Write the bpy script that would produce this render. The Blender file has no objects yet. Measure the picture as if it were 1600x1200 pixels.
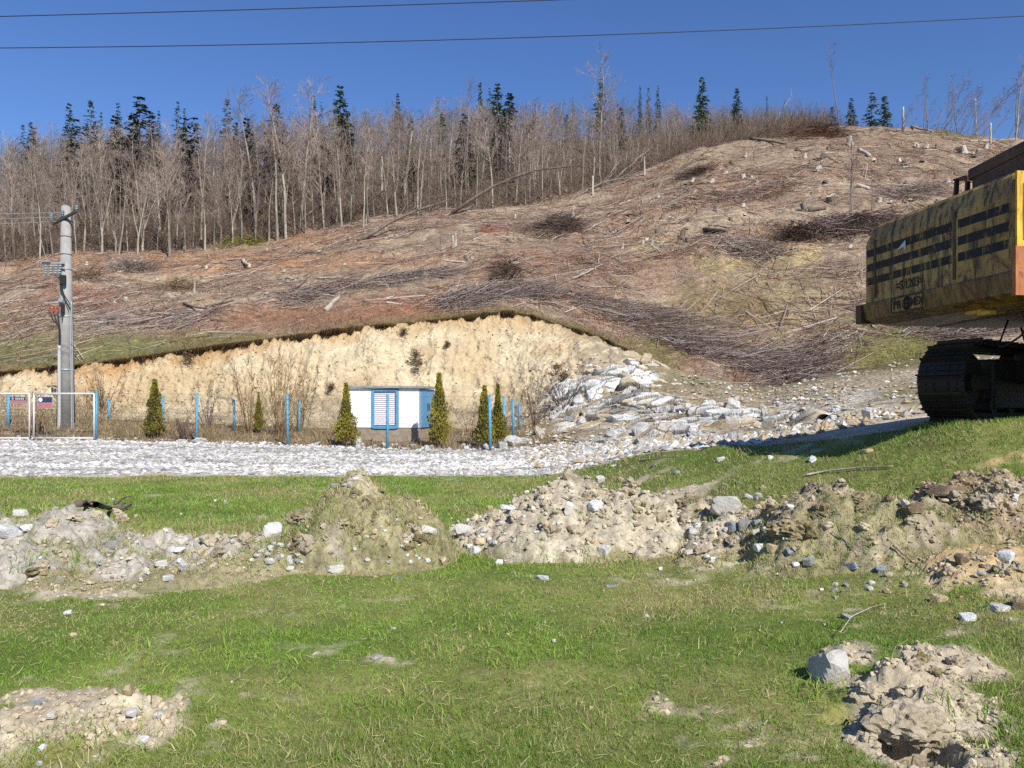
import bpy, bmesh, math, random
import numpy as np
from mathutils import Vector, Matrix, Euler

# ------------------------------------------------------------------ camera, sky, sun, exposure
sc = bpy.context.scene
col = sc.collection
FPX, HZ, EYE = 1250.0, 638.0, 1.6           # focal length and eye line in pixels of the 1600 px wide photo, eye height in metres
cd = bpy.data.cameras.new('camera'); cam = bpy.data.objects.new('camera', cd); col.objects.link(cam)
cam.location = (0, 0, EYE); cam.rotation_euler = (math.pi/2, 0, 0)
cd.sensor_width = 36.0; cd.lens = 36.0*FPX/1600.0; cd.shift_y = (HZ-600.0)/1600.0
cd.clip_start = 0.1; cd.clip_end = 3000
sc.camera = cam
SUN_EL = math.radians(39.5); SUN_DIR = Vector((0.48, -0.877, 0)).normalized()     # towards the sun
wd = bpy.data.worlds.new('World'); sc.world = wd; wd.use_nodes = True
wn = wd.node_tree.nodes; bg = wn['Background']
sky = wn.new('ShaderNodeTexSky'); sky.sky_type = 'NISHITA'; sky.sun_disc = False
sky.sun_elevation = SUN_EL
sky.sun_rotation = math.atan2(SUN_DIR.x, SUN_DIR.y)
sky.air_density = 1.0; sky.dust_density = 0.0; sky.ozone_density = 4.0; sky.altitude = 700
hs = wn.new('ShaderNodeHueSaturation'); hs.inputs['Saturation'].default_value = 1.16; hs.inputs['Hue'].default_value = .511
wd.node_tree.links.new(sky.outputs[0], hs.inputs['Color']); wd.node_tree.links.new(hs.outputs[0], bg.inputs[0]); bg.inputs[1].default_value = 0.095
sl = bpy.data.lights.new('sun', 'SUN'); sl.energy = 4.6; sl.angle = math.radians(0.53); sl.color = (1.0, 0.965, 0.90)
so = bpy.data.objects.new('sun', sl); col.objects.link(so)
sv = Vector((SUN_DIR.x*math.cos(SUN_EL), SUN_DIR.y*math.cos(SUN_EL), math.sin(SUN_EL)))
so.rotation_euler = (-sv).to_track_quat('-Z', 'Y').to_euler(); so.location = (20, -30, 40)
vs = sc.view_settings; vs.view_transform = 'Standard'; vs.look = 'None'; vs.gamma = 1.0; vs.exposure = 0.56; vs.use_curve_mapping = False
sc.render.engine = 'CYCLES'
cy = sc.cycles; cy.max_bounces = 4; cy.diffuse_bounces = 3; cy.glossy_bounces = 2; cy.transmission_bounces = 2; cy.transparent_max_bounces = 4
cy.use_denoising = False; cy.use_adaptive_sampling = True; cy.adaptive_threshold = 0.02
sc.render.filter_size = 1.2 if hasattr(sc.render, 'filter_size') else 1.5

rng = np.random.default_rng(7)
random.seed(7)
PI = math.pi

# ------------------------------------------------------------------ noise
def _hash(ix, iy, iz, seed):
    h = (ix.astype(np.int64)*374761393 + iy.astype(np.int64)*668265263 + iz.astype(np.int64)*2147483647 + seed*974711) & 0xFFFFFFFF
    h = ((h ^ (h >> 13))*1274126177) & 0xFFFFFFFF
    h = ((h ^ (h >> 16))*2246822519) & 0xFFFFFFFF
    return ((h ^ (h >> 15)) & 0xFFFFFF)/float(0xFFFFFF)*2-1

def vnoise(x, y, z=None, seed=0):
    x = np.asarray(x, float); y = np.asarray(y, float)
    if z is None:
        x0 = np.floor(x); y0 = np.floor(y); fx = x-x0; fy = y-y0
        fx = fx*fx*fx*(fx*(fx*6-15)+10); fy = fy*fy*fy*(fy*(fy*6-15)+10)
        zz = np.zeros_like(x0)
        a = _hash(x0, y0, zz, seed); b = _hash(x0+1, y0, zz, seed); c = _hash(x0, y0+1, zz, seed); d = _hash(x0+1, y0+1, zz, seed)
        return (a+(b-a)*fx)*(1-fy)+(c+(d-c)*fx)*fy
    z = np.asarray(z, float)
    x0 = np.floor(x); y0 = np.floor(y); z0 = np.floor(z); fx = x-x0; fy = y-y0; fz = z-z0
    fx = fx*fx*(3-2*fx); fy = fy*fy*(3-2*fy); fz = fz*fz*(3-2*fz)
    out = 0
    for dx in (0, 1):
        for dy in (0, 1):
            for dz in (0, 1):
                out = out + _hash(x0+dx, y0+dy, z0+dz, seed)*(fx if dx else 1-fx)*(fy if dy else 1-fy)*(fz if dz else 1-fz)
    return out

def fbm(x, y, s=1.0, o=4, seed=0, g=0.5):
    t = 0; a = 1.0; n = 0
    for i in range(o):
        t = t + a*vnoise(x*s+13.7*i, y*s-7.1*i, None, seed+i); n += a; a *= g; s *= 2.03
    return t/n

def sm(a, b, x):
    t = np.clip((x-a)/(b-a), 0, 1); return t*t*(3-2*t)

def lin(r, g, b):
    f = lambda c: (c/255/12.92) if c/255 <= 0.04045 else ((c/255+0.055)/1.055)**2.4
    return np.array([f(r), f(g), f(b)])
K_ALB = 0.66
def alb(r, g, b): return lin(r, g, b)*K_ALB       # surface colour that shows about this sRGB value in full sun

# ------------------------------------------------------------------ terrain
PXT = np.linspace(-900, 2600, 1401)
def row(pts):
    a = np.array(pts, float); v = np.interp(PXT, a[:, 0], a[:, 1])
    k = np.exp(-0.5*(np.arange(-30, 31)*2.5/22.0)**2); k /= k.sum()
    return np.convolve(np.pad(v, 30, mode='edge'), k, mode='valid')
def zrow(ypts, pypts):
    Y = row(ypts); py = row(pypts); return Y, EYE+(HZ-py)/FPX*Y
R = []
R.append((row([(0, .4), (1600, .4)]), row([(0, 0), (1600, 0)])))
R.append((row([(0, 6.5), (900, 6.5), (1300, 5.5), (1600, 5.0)]), row([(0, 0), (1000, 0.0), (1300, .06), (1600, .15), (2300, .3)])))
R.append(zrow([(0, 18.7), (850, 18.7), (900, 18), (1030, 14.8), (1150, 12.6), (1300, 11.2), (1450, 10.0), (1500, 9.6), (1600, 9.2), (2300, 8.5)],
              [(-900, 745), (840, 744), (900, 738), (1030, 704), (1150, 697), (1300, 689), (1450, 665), (1500, 663), (1600, 660), (2300, 655)]))
YG = R[2][0]
R.append(zrow([(-900, 36), (0, 35), (150, 35), (307, 34), (450, 32.8), (605, 31), (766, 30.2), (900, 30), (1000, 29), (1100, 27), (1300, 24), (1600, 22)],
              [(-900, 686), (0, 688), (150, 688), (307, 692), (450, 696), (605, 702), (766, 705), (850, 698), (950, 690), (1100, 688), (1200, 678), (1300, 650), (1450, 635), (1600, 622), (2300, 600)]))
YF = R[3][0]
R.append(zrow([(0, 39), (200, 39), (400, 39.5), (600, 39.5), (800, 39.5), (900, 37), (1000, 35), (1100, 33), (1200, 32), (1300, 31), (1600, 30)],
              [(-900, 640), (0, 648), (200, 656), (400, 666), (600, 672), (800, 668), (860, 655), (900, 642), (1000, 638), (1100, 636), (1200, 638), (1300, 615), (1450, 597), (1600, 582), (2300, 560)]))
YB = R[4][0]
R.append(zrow([(-900, 42), (0, 41.5), (200, 42), (400, 43), (600, 44), (800, 45.5), (900, 44.5), (970, 43), (1100, 41), (1300, 40), (1600, 39)],
              [(-900, 600), (0, 582), (120, 571), (200, 561), (330, 541), (440, 528), (510, 518), (560, 509), (630, 506), (700, 498), (745, 492), (800, 484), (835, 494), (870, 508), (920, 519), (945, 530), (990, 552), (1040, 572), (1100, 588), (1200, 606), (1300, 585), (1450, 556), (1600, 535), (2300, 500)]))
YT = R[5][0]
R.append(zrow([(-900, 90), (0, 92), (400, 95), (700, 100), (1000, 105), (1300, 108), (1600, 104), (2300, 100)],
              [(-900, 430), (0, 418), (130, 400), (260, 400), (430, 378), (560, 350), (700, 330), (830, 320), (960, 290), (1100, 228), (1200, 214), (1300, 204), (1450, 208), (1600, 222), (2300, 270)]))
YC = R[6][0]
R.append(zrow([(-900, 140), (0, 145), (400, 150), (700, 165), (1000, 165), (1200, 140), (1300, 118), (1600, 113), (2300, 110)],
              [(-900, 330), (0, 300), (200, 285), (400, 262), (600, 235), (800, 222), (1000, 214), (1200, 199), (1300, 197), (1450, 203), (1600, 218), (2300, 268)]))
YD = R[7][0]
R.append((YD+60, R[7][1]-6)); R.append((YD+400, R[7][1]-40))
def at(tab, px): return np.interp(px, PXT, tab)

def base(x, y):
    x = np.asarray(x, float); y = np.asarray(y, float)
    yy = np.maximum(y, 0.41); px = 800+FPX*x/yy
    out = np.zeros(np.broadcast(x, y).shape)
    Ys = [at(r[0], px) for r in R]; Zs = [at(r[1], px) for r in R]
    for i in range(len(R)-1):
        t = np.clip((yy-Ys[i])/(Ys[i+1]-Ys[i]), 0, 1)
        m = (yy >= Ys[i])
        if i == 1: t = t*t*(1.5-.5*t)                 # a soft start to the rise on the right
        out = np.where(m, Zs[i]+(Zs[i+1]-Zs[i])*t, out)
    near = 1-sm(Ys[2]-1.5, Ys[2]+.5, yy)
    hill = sm(Ys[5]-.2, Ys[5]+6, yy)
    out = out + near*(.045*fbm(x, y, .55, 3, 3)+.018*fbm(x, y, 3.0, 3, 9))*sm(1.2, 3.5, yy)
    out = out + hill*(.85*fbm(x, y, .10, 3, 21)+.45*fbm(x, y, .45, 3, 31)) + (1-near)*.03*fbm(x, y, 1.3, 3, 41)
    return out

# ------------------------------------------------------------------ pixel ray -> point on a surface
_YS = np.concatenate([np.linspace(1.6, 30, 2200), np.linspace(30.02, 260, 5200)])
def hit(px, py, fn=None, y0=0):
    YS = _YS if (fn is None or fn is base) else _YS[:2200]
    fn = fn or base
    x = (px-800)/FPX*YS; ray = EYE+(HZ-py)/FPX*YS
    d = fn(x, YS)-ray
    i = np.where((d >= 0) & (YS > y0))[0]
    k = i[0] if len(i) else len(YS)-1
    Y = YS[k]; X = (px-800)/FPX*Y
    return float(X), float(Y), float(fn(np.array([X]), np.array([Y]))[0])
def P(px, py, Y): return np.array([(px-800)/FPX*Y, Y, EYE+(HZ-py)/FPX*Y])
def pxy(x, y, z): return 800+FPX*x/y, HZ-(z-EYE)*FPX/y

# ------------------------------------------------------------------ mesh helpers
def mk(name, V, F, mats, parent=None, smooth=False, attrs=None, midx=None, loc=None, link=True):
    me = bpy.data.meshes.new(name)
    V = np.ascontiguousarray(V, dtype=np.float32)
    Fs = F if isinstance(F, list) else [F]
    Fs = [np.asarray(f, dtype=np.int32) for f in Fs if len(f)]
    me.vertices.add(len(V)); me.vertices.foreach_set('co', V.ravel())
    nl = sum(f.size for f in Fs); npoly = sum(len(f) for f in Fs)
    me.loops.add(nl); me.polygons.add(npoly)
    me.loops.foreach_set('vertex_index', np.concatenate([f.ravel() for f in Fs]))
    tot = np.concatenate([np.full(len(f), f.shape[1], np.int32) for f in Fs])
    st = np.concatenate([[0], np.cumsum(tot)[:-1]]).astype(np.int32)
    me.polygons.foreach_set('loop_start', st); me.polygons.foreach_set('loop_total', tot)
    if smooth: me.polygons.foreach_set('use_smooth', np.ones(npoly, bool))
    else: me.polygons.foreach_set('use_smooth', np.zeros(npoly, bool))
    mats = mats if isinstance(mats, (list, tuple)) else [mats]
    for m in mats: me.materials.append(m)
    if midx is not None: me.polygons.foreach_set('material_index', np.asarray(midx, np.int32))
    for k, a in (attrs or {}).items():
        a = np.asarray(a, np.float32)
        if a.ndim == 2:
            at_ = me.attributes.new(k, 'FLOAT_COLOR', 'POINT')
            if a.shape[1] == 3: a = np.concatenate([a, np.ones((len(a), 1), np.float32)], 1)
            at_.data.foreach_set('color', np.ascontiguousarray(a).ravel())
        else:
            at_ = me.attributes.new(k, 'FLOAT', 'POINT'); at_.data.foreach_set('value', a)
    me.update(calc_edges=True)
    if not link: return me
    return inst(name, me, loc, parent=parent)

def inst(name, me, loc=None, rot=None, scale=None, parent=None):
    o = bpy.data.objects.new(name, me); col.objects.link(o)
    if parent is not None: o.parent = parent
    if loc is not None: o.location = [float(c) for c in loc]
    if rot is not None: o.rotation_euler = rot
    if scale is not None: o.scale = scale if hasattr(scale, '__len__') else (scale,)*3
    return o
def tag(o, label, cat, group=None):
    o['label'] = label; o['category'] = cat
    if group: o['group'] = group
    return o
def empty(name, loc, label, cat, group=None, rot=None):
    o = bpy.data.objects.new(name, None); col.objects.link(o); o.location = [float(c) for c in loc]; o.empty_display_size = .2
    if rot is not None: o.rotation_euler = rot
    return tag(o, label, cat, group)
def struct(o): o['kind'] = 'structure'; return o
def stuff(o): o['kind'] = 'stuff'; return o
def copy_tree(src, loc, rot, scale, label=None, group=None, name=None):
    r = src.copy(); col.objects.link(r); r.location = [float(c) for c in loc]; r.rotation_euler = rot; r.scale = scale if hasattr(scale, '__len__') else (scale,)*3
    if label: r['label'] = label
    if group: r['group'] = group
    for ch in src.children:
        c = ch.copy(); col.objects.link(c); c.parent = r
        for g in ch.children:
            d = g.copy(); col.objects.link(d); d.parent = c
    return r

def prisms(P0, P1, R0, R1, n=3):
    P0 = np.asarray(P0, float); P1 = np.asarray(P1, float); N = len(P0)
    R0 = np.broadcast_to(np.asarray(R0, float), (N,)); R1 = np.broadcast_to(np.asarray(R1, float), (N,))
    d = P1-P0; L = np.linalg.norm(d, axis=1, keepdims=True); d = d/np.maximum(L, 1e-9)
    a = np.where(np.abs(d[:, 2:3]) > .9, np.array([[1., 0, 0]]), np.array([[0, 0, 1.]]))
    u = np.cross(d, a); u /= np.maximum(np.linalg.norm(u, axis=1, keepdims=True), 1e-9); v = np.cross(d, u)
    V = np.zeros((N, 2, n, 3))
    for k in range(n):
        c, s = math.cos(2*PI*k/n), math.sin(2*PI*k/n)
        V[:, 0, k] = P0+(u*c+v*s)*R0[:, None]; V[:, 1, k] = P1+(u*c+v*s)*R1[:, None]
    b = (np.arange(N)*2*n)[:, None]
    F = np.concatenate([b+np.array([[k, (k+1) % n, n+(k+1) % n, n+k]]) for k in range(n)], 0)
    return V.reshape(-1, 3), F
def tube(pts, r, n=8, cap=True):
    pts = np.asarray(pts, float); N = len(pts); r = np.broadcast_to(np.asarray(r, float), (N,))
    t = np.gradient(pts, axis=0); t /= np.maximum(np.linalg.norm(t, axis=1, keepdims=True), 1e-9)
    V = []; up = np.array([0, 0, 1.]) if abs(t[0][2]) < .9 else np.array([1., 0, 0])
    u = np.cross(t[0], up); u /= np.linalg.norm(u)
    for i in range(N):
        u = u-t[i]*np.dot(u, t[i]); u /= np.linalg.norm(u); v = np.cross(t[i], u)
        for k in range(n): V.append(pts[i]+r[i]*(u*math.cos(2*PI*k/n)+v*math.sin(2*PI*k/n)))
    F = [[i*n+k, i*n+(k+1) % n, (i+1)*n+(k+1) % n, (i+1)*n+k] for i in range(N-1) for k in range(n)]
    V = np.array(V)
    if cap:
        c0 = len(V); V = np.concatenate([V, pts[:1], pts[-1:]])
        T = [[c0, (k+1) % n, k] for k in range(n)]+[[c0+1, (N-1)*n+k, (N-1)*n+(k+1) % n] for k in range(n)]
        return V, [np.array(F), np.array(T)]
    return V, [np.array(F)]
class MB:
    """collects boxes and tubes into one mesh"""
    def __init__(s): s.V = []; s.Q = []; s.T = []; s.n = 0
    def add(s, V, F):
        V = np.asarray(V, float)
        for f in (F if isinstance(F, list) else [F]):
            f = np.asarray(f)
            if len(f) == 0: continue
            (s.Q if f.shape[1] == 4 else s.T).append(f+s.n)
        s.V.append(V); s.n += len(V); return s
    def box(s, c, size, rot=None):
        h = np.array(size)/2; V = np.array([[x, y, z] for x in (-1, 1) for y in (-1, 1) for z in (-1, 1)], float)*h
        if rot is not None: V = V @ np.array(Euler(rot).to_matrix()).T
        F = np.array([[0, 1, 3, 2], [4, 6, 7, 5], [0, 4, 5, 1], [2, 3, 7, 6], [0, 2, 6, 4], [1, 5, 7, 3]])
        return s.add(V+np.array(c), F)
    def bbox(s, c, size, bev, rot=None):
        bm = bmesh.new(); bmesh.ops.create_cube(bm, size=1.0)
        for v in bm.verts: v.co = Vector((v.co.x*size[0], v.co.y*size[1], v.co.z*size[2]))
        bmesh.ops.bevel(bm, geom=bm.edges[:], offset=bev, segments=2, profile=.5, affect='EDGES')
        bmesh.ops.triangulate(bm, faces=bm.faces[:])
        bm.verts.index_update()
        V = np.array([v.co[:] for v in bm.verts]); F = np.array([[v.index for v in f.verts] for f in bm.faces]); bm.free()
        if rot is not None: V = V @ np.array(Euler(rot).to_matrix()).T
        return s.add(V+np.array(c), F)
    def cyl(s, p0, p1, r0, r1=None, n=12):
        r1 = r0 if r1 is None else r1
        V, F = tube([p0, p1], [r0, r1], n); return s.add(V, F)
    def build(s, name, m, parent=None, smooth=False, **k):
        F = []
        if s.Q: F.append(np.concatenate(s.Q))
        if s.T: F.append(np.concatenate(s.T))
        return mk(name, np.concatenate(s.V), F, m, parent, smooth, **k)

# ------------------------------------------------------------------ materials
class NT:
    def __init__(s, name):
        s.m = bpy.data.materials.new(name); s.m.use_nodes = True; s.t = s.m.node_tree; s.n = s.t.nodes; s.b = s.n['Principled BSDF']
        s.b.inputs['Roughness'].default_value = .85; s.b.inputs['Specular IOR Level'].default_value = .25
    def L(s, a, b): s.t.links.new(a, b)
    def co(s, kind='Object', scale=None):
        c = s.n.new('ShaderNodeTexCoord'); o = c.outputs[kind]
        if kind == 'World': pass
        if scale is not None:
            mp = s.n.new('ShaderNodeMapping'); mp.inputs['Scale'].default_value = scale; s.L(o, mp.inputs['Vector']); o = mp.outputs[0]
        return o
    def pos(s, scale=None):
        g = s.n.new('ShaderNodeNewGeometry'); o = g.outputs['Position']
        if scale is not None:
            mp = s.n.new('ShaderNodeMapping'); mp.inputs['Scale'].default_value = scale; s.L(o, mp.inputs['Vector']); o = mp.outputs[0]
        return o
    def noise(s, vec, scale, detail=4, rough=.6, dist=0):
        n = s.n.new('ShaderNodeTexNoise'); n.inputs['Scale'].default_value = scale; n.inputs['Detail'].default_value = detail; n.inputs['Roughness'].default_value = rough; n.inputs['Distortion'].default_value = dist
        s.L(vec, n.inputs['Vector']); return n.outputs['Fac']
    def vor(s, vec, scale, feature='F1', out='Distance'):
        n = s.n.new('ShaderNodeTexVoronoi'); n.feature = feature; n.inputs['Scale'].default_value = scale; s.L(vec, n.inputs['Vector']); return n.outputs[out]
    def ramp(s, f, stops):
        r = s.n.new('ShaderNodeValToRGB'); e = r.color_ramp.elements
        while len(e) > 1: e.remove(e[-1])
        for i, (p, c) in enumerate(stops):
            c = (c, c, c) if not hasattr(c, '__len__') else c
            el = e[0] if i == 0 else e.new(p)
            el.position = p; el.color = (*c, 1)
        s.L(f, r.inputs[0]); return r.outputs[0]
    def mix(s, f, a, b, mode='MIX'):
        n = s.n.new('ShaderNodeMix'); n.data_type = 'RGBA'; n.blend_type = mode; n.clamp_result = False
        for v, k in ((f, 0), (a, 6), (b, 7)):
            if hasattr(v, 'node'): s.L(v, n.inputs[k])
            elif k == 0: n.inputs[0].default_value = v
            else: n.inputs[k].default_value = (*v, 1) if hasattr(v, '__len__') else (v, v, v, 1)
        return n.outputs[2]
    def math(s, op, a, b=None, clamp=False):
        n = s.n.new('ShaderNodeMath'); n.operation = op; n.use_clamp = clamp
        for v, k in ((a, 0), (b, 1)):
            if v is None: continue
            if hasattr(v, 'node'): s.L(v, n.inputs[k])
            else: n.inputs[k].default_value = v
        return n.outputs[0]
    def attr(s, name, out='Color'):
        a = s.n.new('ShaderNodeAttribute'); a.attribute_name = name; return a.outputs[out]
    def rnd(s): return s.n.new('ShaderNodeObjectInfo').outputs['Random']
    def bump(s, h, strength=.5, dist=.02):
        b = s.n.new('ShaderNodeBump'); b.inputs['Strength'].default_value = strength; b.inputs['Distance'].default_value = dist
        s.L(h, b.inputs['Height']); s.L(b.outputs[0], s.b.inputs['Normal'])
    def color(s, c):
        if hasattr(c, 'node'): s.L(c, s.b.inputs['Base Color'])
        else: s.b.inputs['Base Color'].default_value = (*c, 1)
        return s
    def rough(s, r): s.b.inputs['Roughness'].default_value = r; return s
    def metal(s, r): s.b.inputs['Metallic'].default_value = r; return s

def m_speckle(name, c0, c1, scale=8, bump=.5, bd=.02, rough=.9, world=True, vary=.15, c2=None, lo=.35, hi=.65):
    t = NT(name); v = t.pos() if world else t.co('Object')
    f = t.noise(v, scale, 6, .65); stops = [(lo, c0), (hi, c1)]
    if c2 is not None: stops = [(lo, c0), ((lo+hi)/2, c1), (hi, c2)]
    c = t.ramp(f, stops)
    r = t.ramp(t.rnd(), [(0, 1-vary), (1, 1+vary)])
    t.color(t.mix(1.0, c, r, 'MULTIPLY')).rough(rough)
    t.bump(t.noise(v, scale*2.5, 5, .7), bump, bd); return t.m
def m_attr(name, scale, amp=.5, bump=.4, bd=.02, rough=.95, scale2=None, amp2=.3, stretch=None):
    """colour from the 'col' attribute (the material that lies there), broken up by fine noise"""
    t = NT(name); v = t.pos(stretch); c = t.attr('col')
    f = t.noise(v, scale, 7, .7)
    c = t.mix(1.0, c, t.ramp(f, [(.25, 1-amp), (.75, 1+amp)]), 'MULTIPLY')
    if scale2: c = t.mix(1.0, c, t.ramp(t.noise(v, scale2, 3, .6), [(.3, 1-amp2), (.7, 1+amp2)]), 'MULTIPLY')
    t.color(c).rough(rough); t.bump(f, bump, bd); return t.m
def m_col(name, rough=.9, spec=.2, trans=0):
    t = NT(name); t.color(t.attr('col')).rough(rough); t.b.inputs['Specular IOR Level'].default_value = spec
    return t.m
def m_flat(name, c, rough=.6, n=.08, scale=6, bump=0.0, metal=0):
    t = NT(name); v = t.co('Object'); f = t.noise(v, scale, 5, .7)
    c = np.array(c)
    t.color(t.ramp(f, [(.3, tuple(c*(1-n*1.6))), (.7, tuple(c*(1+n)))])).rough(rough).metal(metal)
    if bump: t.bump(f, bump, .01)
    return t.m
# ------------------------------------------------------------------ spoil heaps as height fields over the ground
class Heap:
    def __init__(s, name, label, bumps, turf=0.0, seed=1, colr=(190, 172, 142), rough=.085, dark=.35):
        s.name, s.label, s.turf, s.seed, s.colr, s.rough, s.dark = name, label, turf, seed, colr, rough, dark
        s.b = []
        for (px, py, rx, dep, h, p) in bumps:          # pixel of the foot centre, half width (px), half depth (m), height (px), exponent
            x, y, z = hit(px, py); k = y/FPX
            s.b.append((x, y, rx*k, dep, h*k, p))
        b = np.array(s.b); s.x0 = (b[:, 0]-b[:, 2]).min()-.3; s.x1 = (b[:, 0]+b[:, 2]).max()+.3
        s.y0 = (b[:, 1]-b[:, 3]).min()-.3; s.y1 = (b[:, 1]+b[:, 3]).max()+.3
    def h(s, x, y):
        x = np.asarray(x, float); y = np.asarray(y, float)
        wx = x+.10*fbm(x, y, 2.2, 3, s.seed*7+1); wy = y+.10*fbm(x, y, 2.2, 3, s.seed*7+5)
        out = np.full(x.shape, -.3)
        for (cx, cy_, rx, ry, hh, p) in s.b:
            d = np.sqrt(((wx-cx)/rx)**2+((wy-cy_)/ry)**2)
            v = hh*(1-np.sqrt(d*d+.01)**p)
            v = np.where(d > 1, -(d-1)*.4, v)
            out = np.maximum(out, v)
        r = s.rough*(1.6 if s.seed in (2, 5) else 1)*fbm(x, y, 2.5, 2, s.seed+50)+s.rough*1.0*np.abs(fbm(x, y, 6, 3, s.seed+60))+s.rough*.5*fbm(x, y, 16, 3, s.seed+70)
        cl = np.clip(fbm(x, y, 9, 2, s.seed+80)*1.6, -.2, 1)*s.rough*.6
        return out+(r+cl)*sm(-.1, .12, out)
HEAPS = [
 Heap('soil_heap', 'long low grey soil heap at the left edge with white stones', [(-60, 862, 190, .95, 62, 1.3), (95, 862, 130, .9, 74, 1.3), (230, 872, 160, .75, 38, 1.5), (350, 872, 140, .8, 34, 1.5), (200, 905, 220, .55, 20, 1.6), (70, 900, 120, .65, 46, 1.8)], .36, 1, (200, 192, 176)),
 Heap('soil_heap', 'tall turf covered soil heap left of centre', [(560, 866, 112, 1.0, 124, 1.45), (622, 868, 90, .85, 88, 1.6), (575, 876, 108, .6, 60, 1.6), (650, 866, 46, .6, 44, 1.6), (470, 875, 60, .5, 46, 1.3), (420, 885, 60, .4, 18, 1.5)], .92, 2, (190, 178, 156)),
 Heap('soil_heap', 'pale stony soil heap with pointed top in the middle', [(890, 850, 168, 1.2, 108, 1.3), (800, 850, 120, .8, 60, 1.3), (975, 847, 110, .9, 84, 1.4), (1010, 850, 90, .75, 44, 1.3), (935, 858, 120, .5, 40, 1.4)], .06, 3, (212, 199, 172)),
 Heap('soil_heap', 'broken soil clods around the big pale rock right of the middle heap', [(1085, 835, 55, .5, 44, 1.4), (1140, 835, 60, .55, 50, 1.3), (1030, 800, 70, .5, 26, 1.5), (1105, 872, 65, .4, 24, 1.4)], .2, 4, (204, 190, 166)),
 Heap('soil_heap', 'wide grassy soil heap below the excavator shadow', [(1280, 850, 135, .9, 92, 1.5), (1360, 850, 110, .8, 72, 1.5), (1215, 850, 70, .7, 56, 1.3), (1430, 835, 110, .6, 30, 1.5), (1300, 868, 130, .5, 34, 1.5)], .62, 5, (192, 176, 148)),
 Heap('soil_heap', 'dark clodded soil heap at the right edge', [(1555, 800, 95, .8, 56, 1.2), (1480, 800, 70, .6, 30, 1.3), (1640, 800, 110, .8, 46, 1.2), (1570, 815, 110, .6, 28, 1.5)], .08, 6, (188, 166, 134)),
]
PITS = []          # hollows dug into the lawn: (x, y, rx, ry, depth)
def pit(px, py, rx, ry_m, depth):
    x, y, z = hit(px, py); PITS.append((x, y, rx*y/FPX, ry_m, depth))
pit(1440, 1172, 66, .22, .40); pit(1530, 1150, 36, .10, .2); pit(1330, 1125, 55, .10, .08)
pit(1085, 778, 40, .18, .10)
LUMPS = []
def lump(px, py, rx, ry_m, h):
    x, y, z = hit(px, py); LUMPS.append((x, y, rx*y/FPX, ry_m, h))
lump(1380, 1085, 90, .30, .10); lump(1430, 1125, 95, .25, .10); lump(1460, 1030, 90, .25, .07); lump(120, 1140, 190, .5, .07); lump(1530, 905, 110, .6, .10); lump(1340, 1020, 60, .2, .06); lump(1400, 1100, 80, .16, .08)
def ground(x, y):
    z = base(x, y)
    for (cx, cy_, rx, ry, d) in PITS:
        q = np.sqrt(((x-cx+.03*fbm(x, y, 7, 2, 5))/rx)**2+((y-cy_+.03*fbm(x, y, 7, 2, 6))/ry)**2)
        z = z-d*(1-sm(.45, 1.05, q))
    for (cx, cy_, rx, ry, d) in LUMPS:
        q = ((x-cx)/rx)**2+((y-cy_)/ry)**2
        z = z+d*np.exp(-q*1.3)*(1+.8*fbm(x, y, 7, 3, 77))
    nr = y < 13
    if np.any(nr):
        xn, yn = x[nr], y[nr]; b = np.clip(bare(xn, yn), 0, 1); z = np.array(z); z[nr] += b*(.055*np.abs(fbm(xn, yn, 5.5, 3, 83))+.03*np.abs(fbm(xn, yn, 13, 3, 85))+.02*np.clip(fbm(xn, yn, 22, 2, 87)*2, 0, 1)-.02)
    return z
def surf(x, y):
    z = ground(x, y); b = base(x, y)
    for hp in HEAPS:
        m = (x > hp.x0) & (x < hp.x1) & (y > hp.y0) & (y < hp.y1)
        if np.any(m):
            z = z.copy(); z[m] = np.maximum(z[m], b[m]+hp.h(x[m], y[m]))
    return z
# bare soil: (px, py, half width px, half depth px, strength)
BARE = [(1440, 1172, 95, 40, 1.7), (1440, 1110, 130, 60, 1.2), (1340, 1035, 70, 26, 1.0), (1465, 1045, 80, 28, 1.1), (1480, 1180, 110, 40, 1.1), (1330, 1085, 60, 30, .9), (1540, 905, 120, 48, 1.2), (1600, 900, 90, 60, 1.0),
        (60, 1150, 150, 62, 1.25), (190, 1140, 85, 62, 1.0), (110, 1100, 120, 24, .8), (250, 1160, 40, 40, .5), (150, 920, 110, 22, 1.1), (330, 890, 140, 20, 1.2), (430, 892, 90, 16, 1.1), (30, 905, 80, 10, .5),
        (660, 870, 50, 20, .8), (940, 868, 150, 14, .8), (1120, 860, 100, 36, .9), (1060, 775, 70, 18, .8), (1230, 900, 120, 14, .4), (1480, 830, 130, 18, .8), (1010, 748, 50, 9, .45),
        (840, 890, 60, 14, .35), (1330, 740, 30, 6, .2), (1560, 722, 60, 14, .9), (50, 1045, 60, 20, .6), (330, 1140, 60, 20, .5), (165, 790, 70, 8, .5), (1260, 930, 60, 12, .3), (590, 1030, 30, 8, .5), (1500, 985, 60, 14, .6)]
_B = []
for (px, py, rx, ry, s) in BARE:
    x, y, z = hit(px, py); y1 = hit(px, py+ry)[1]; y2 = hit(px, py-ry)[1]
    _B.append((x, (y1+y2)/2, rx*y/FPX, max((y2-y1)/2, .12), s))
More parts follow.
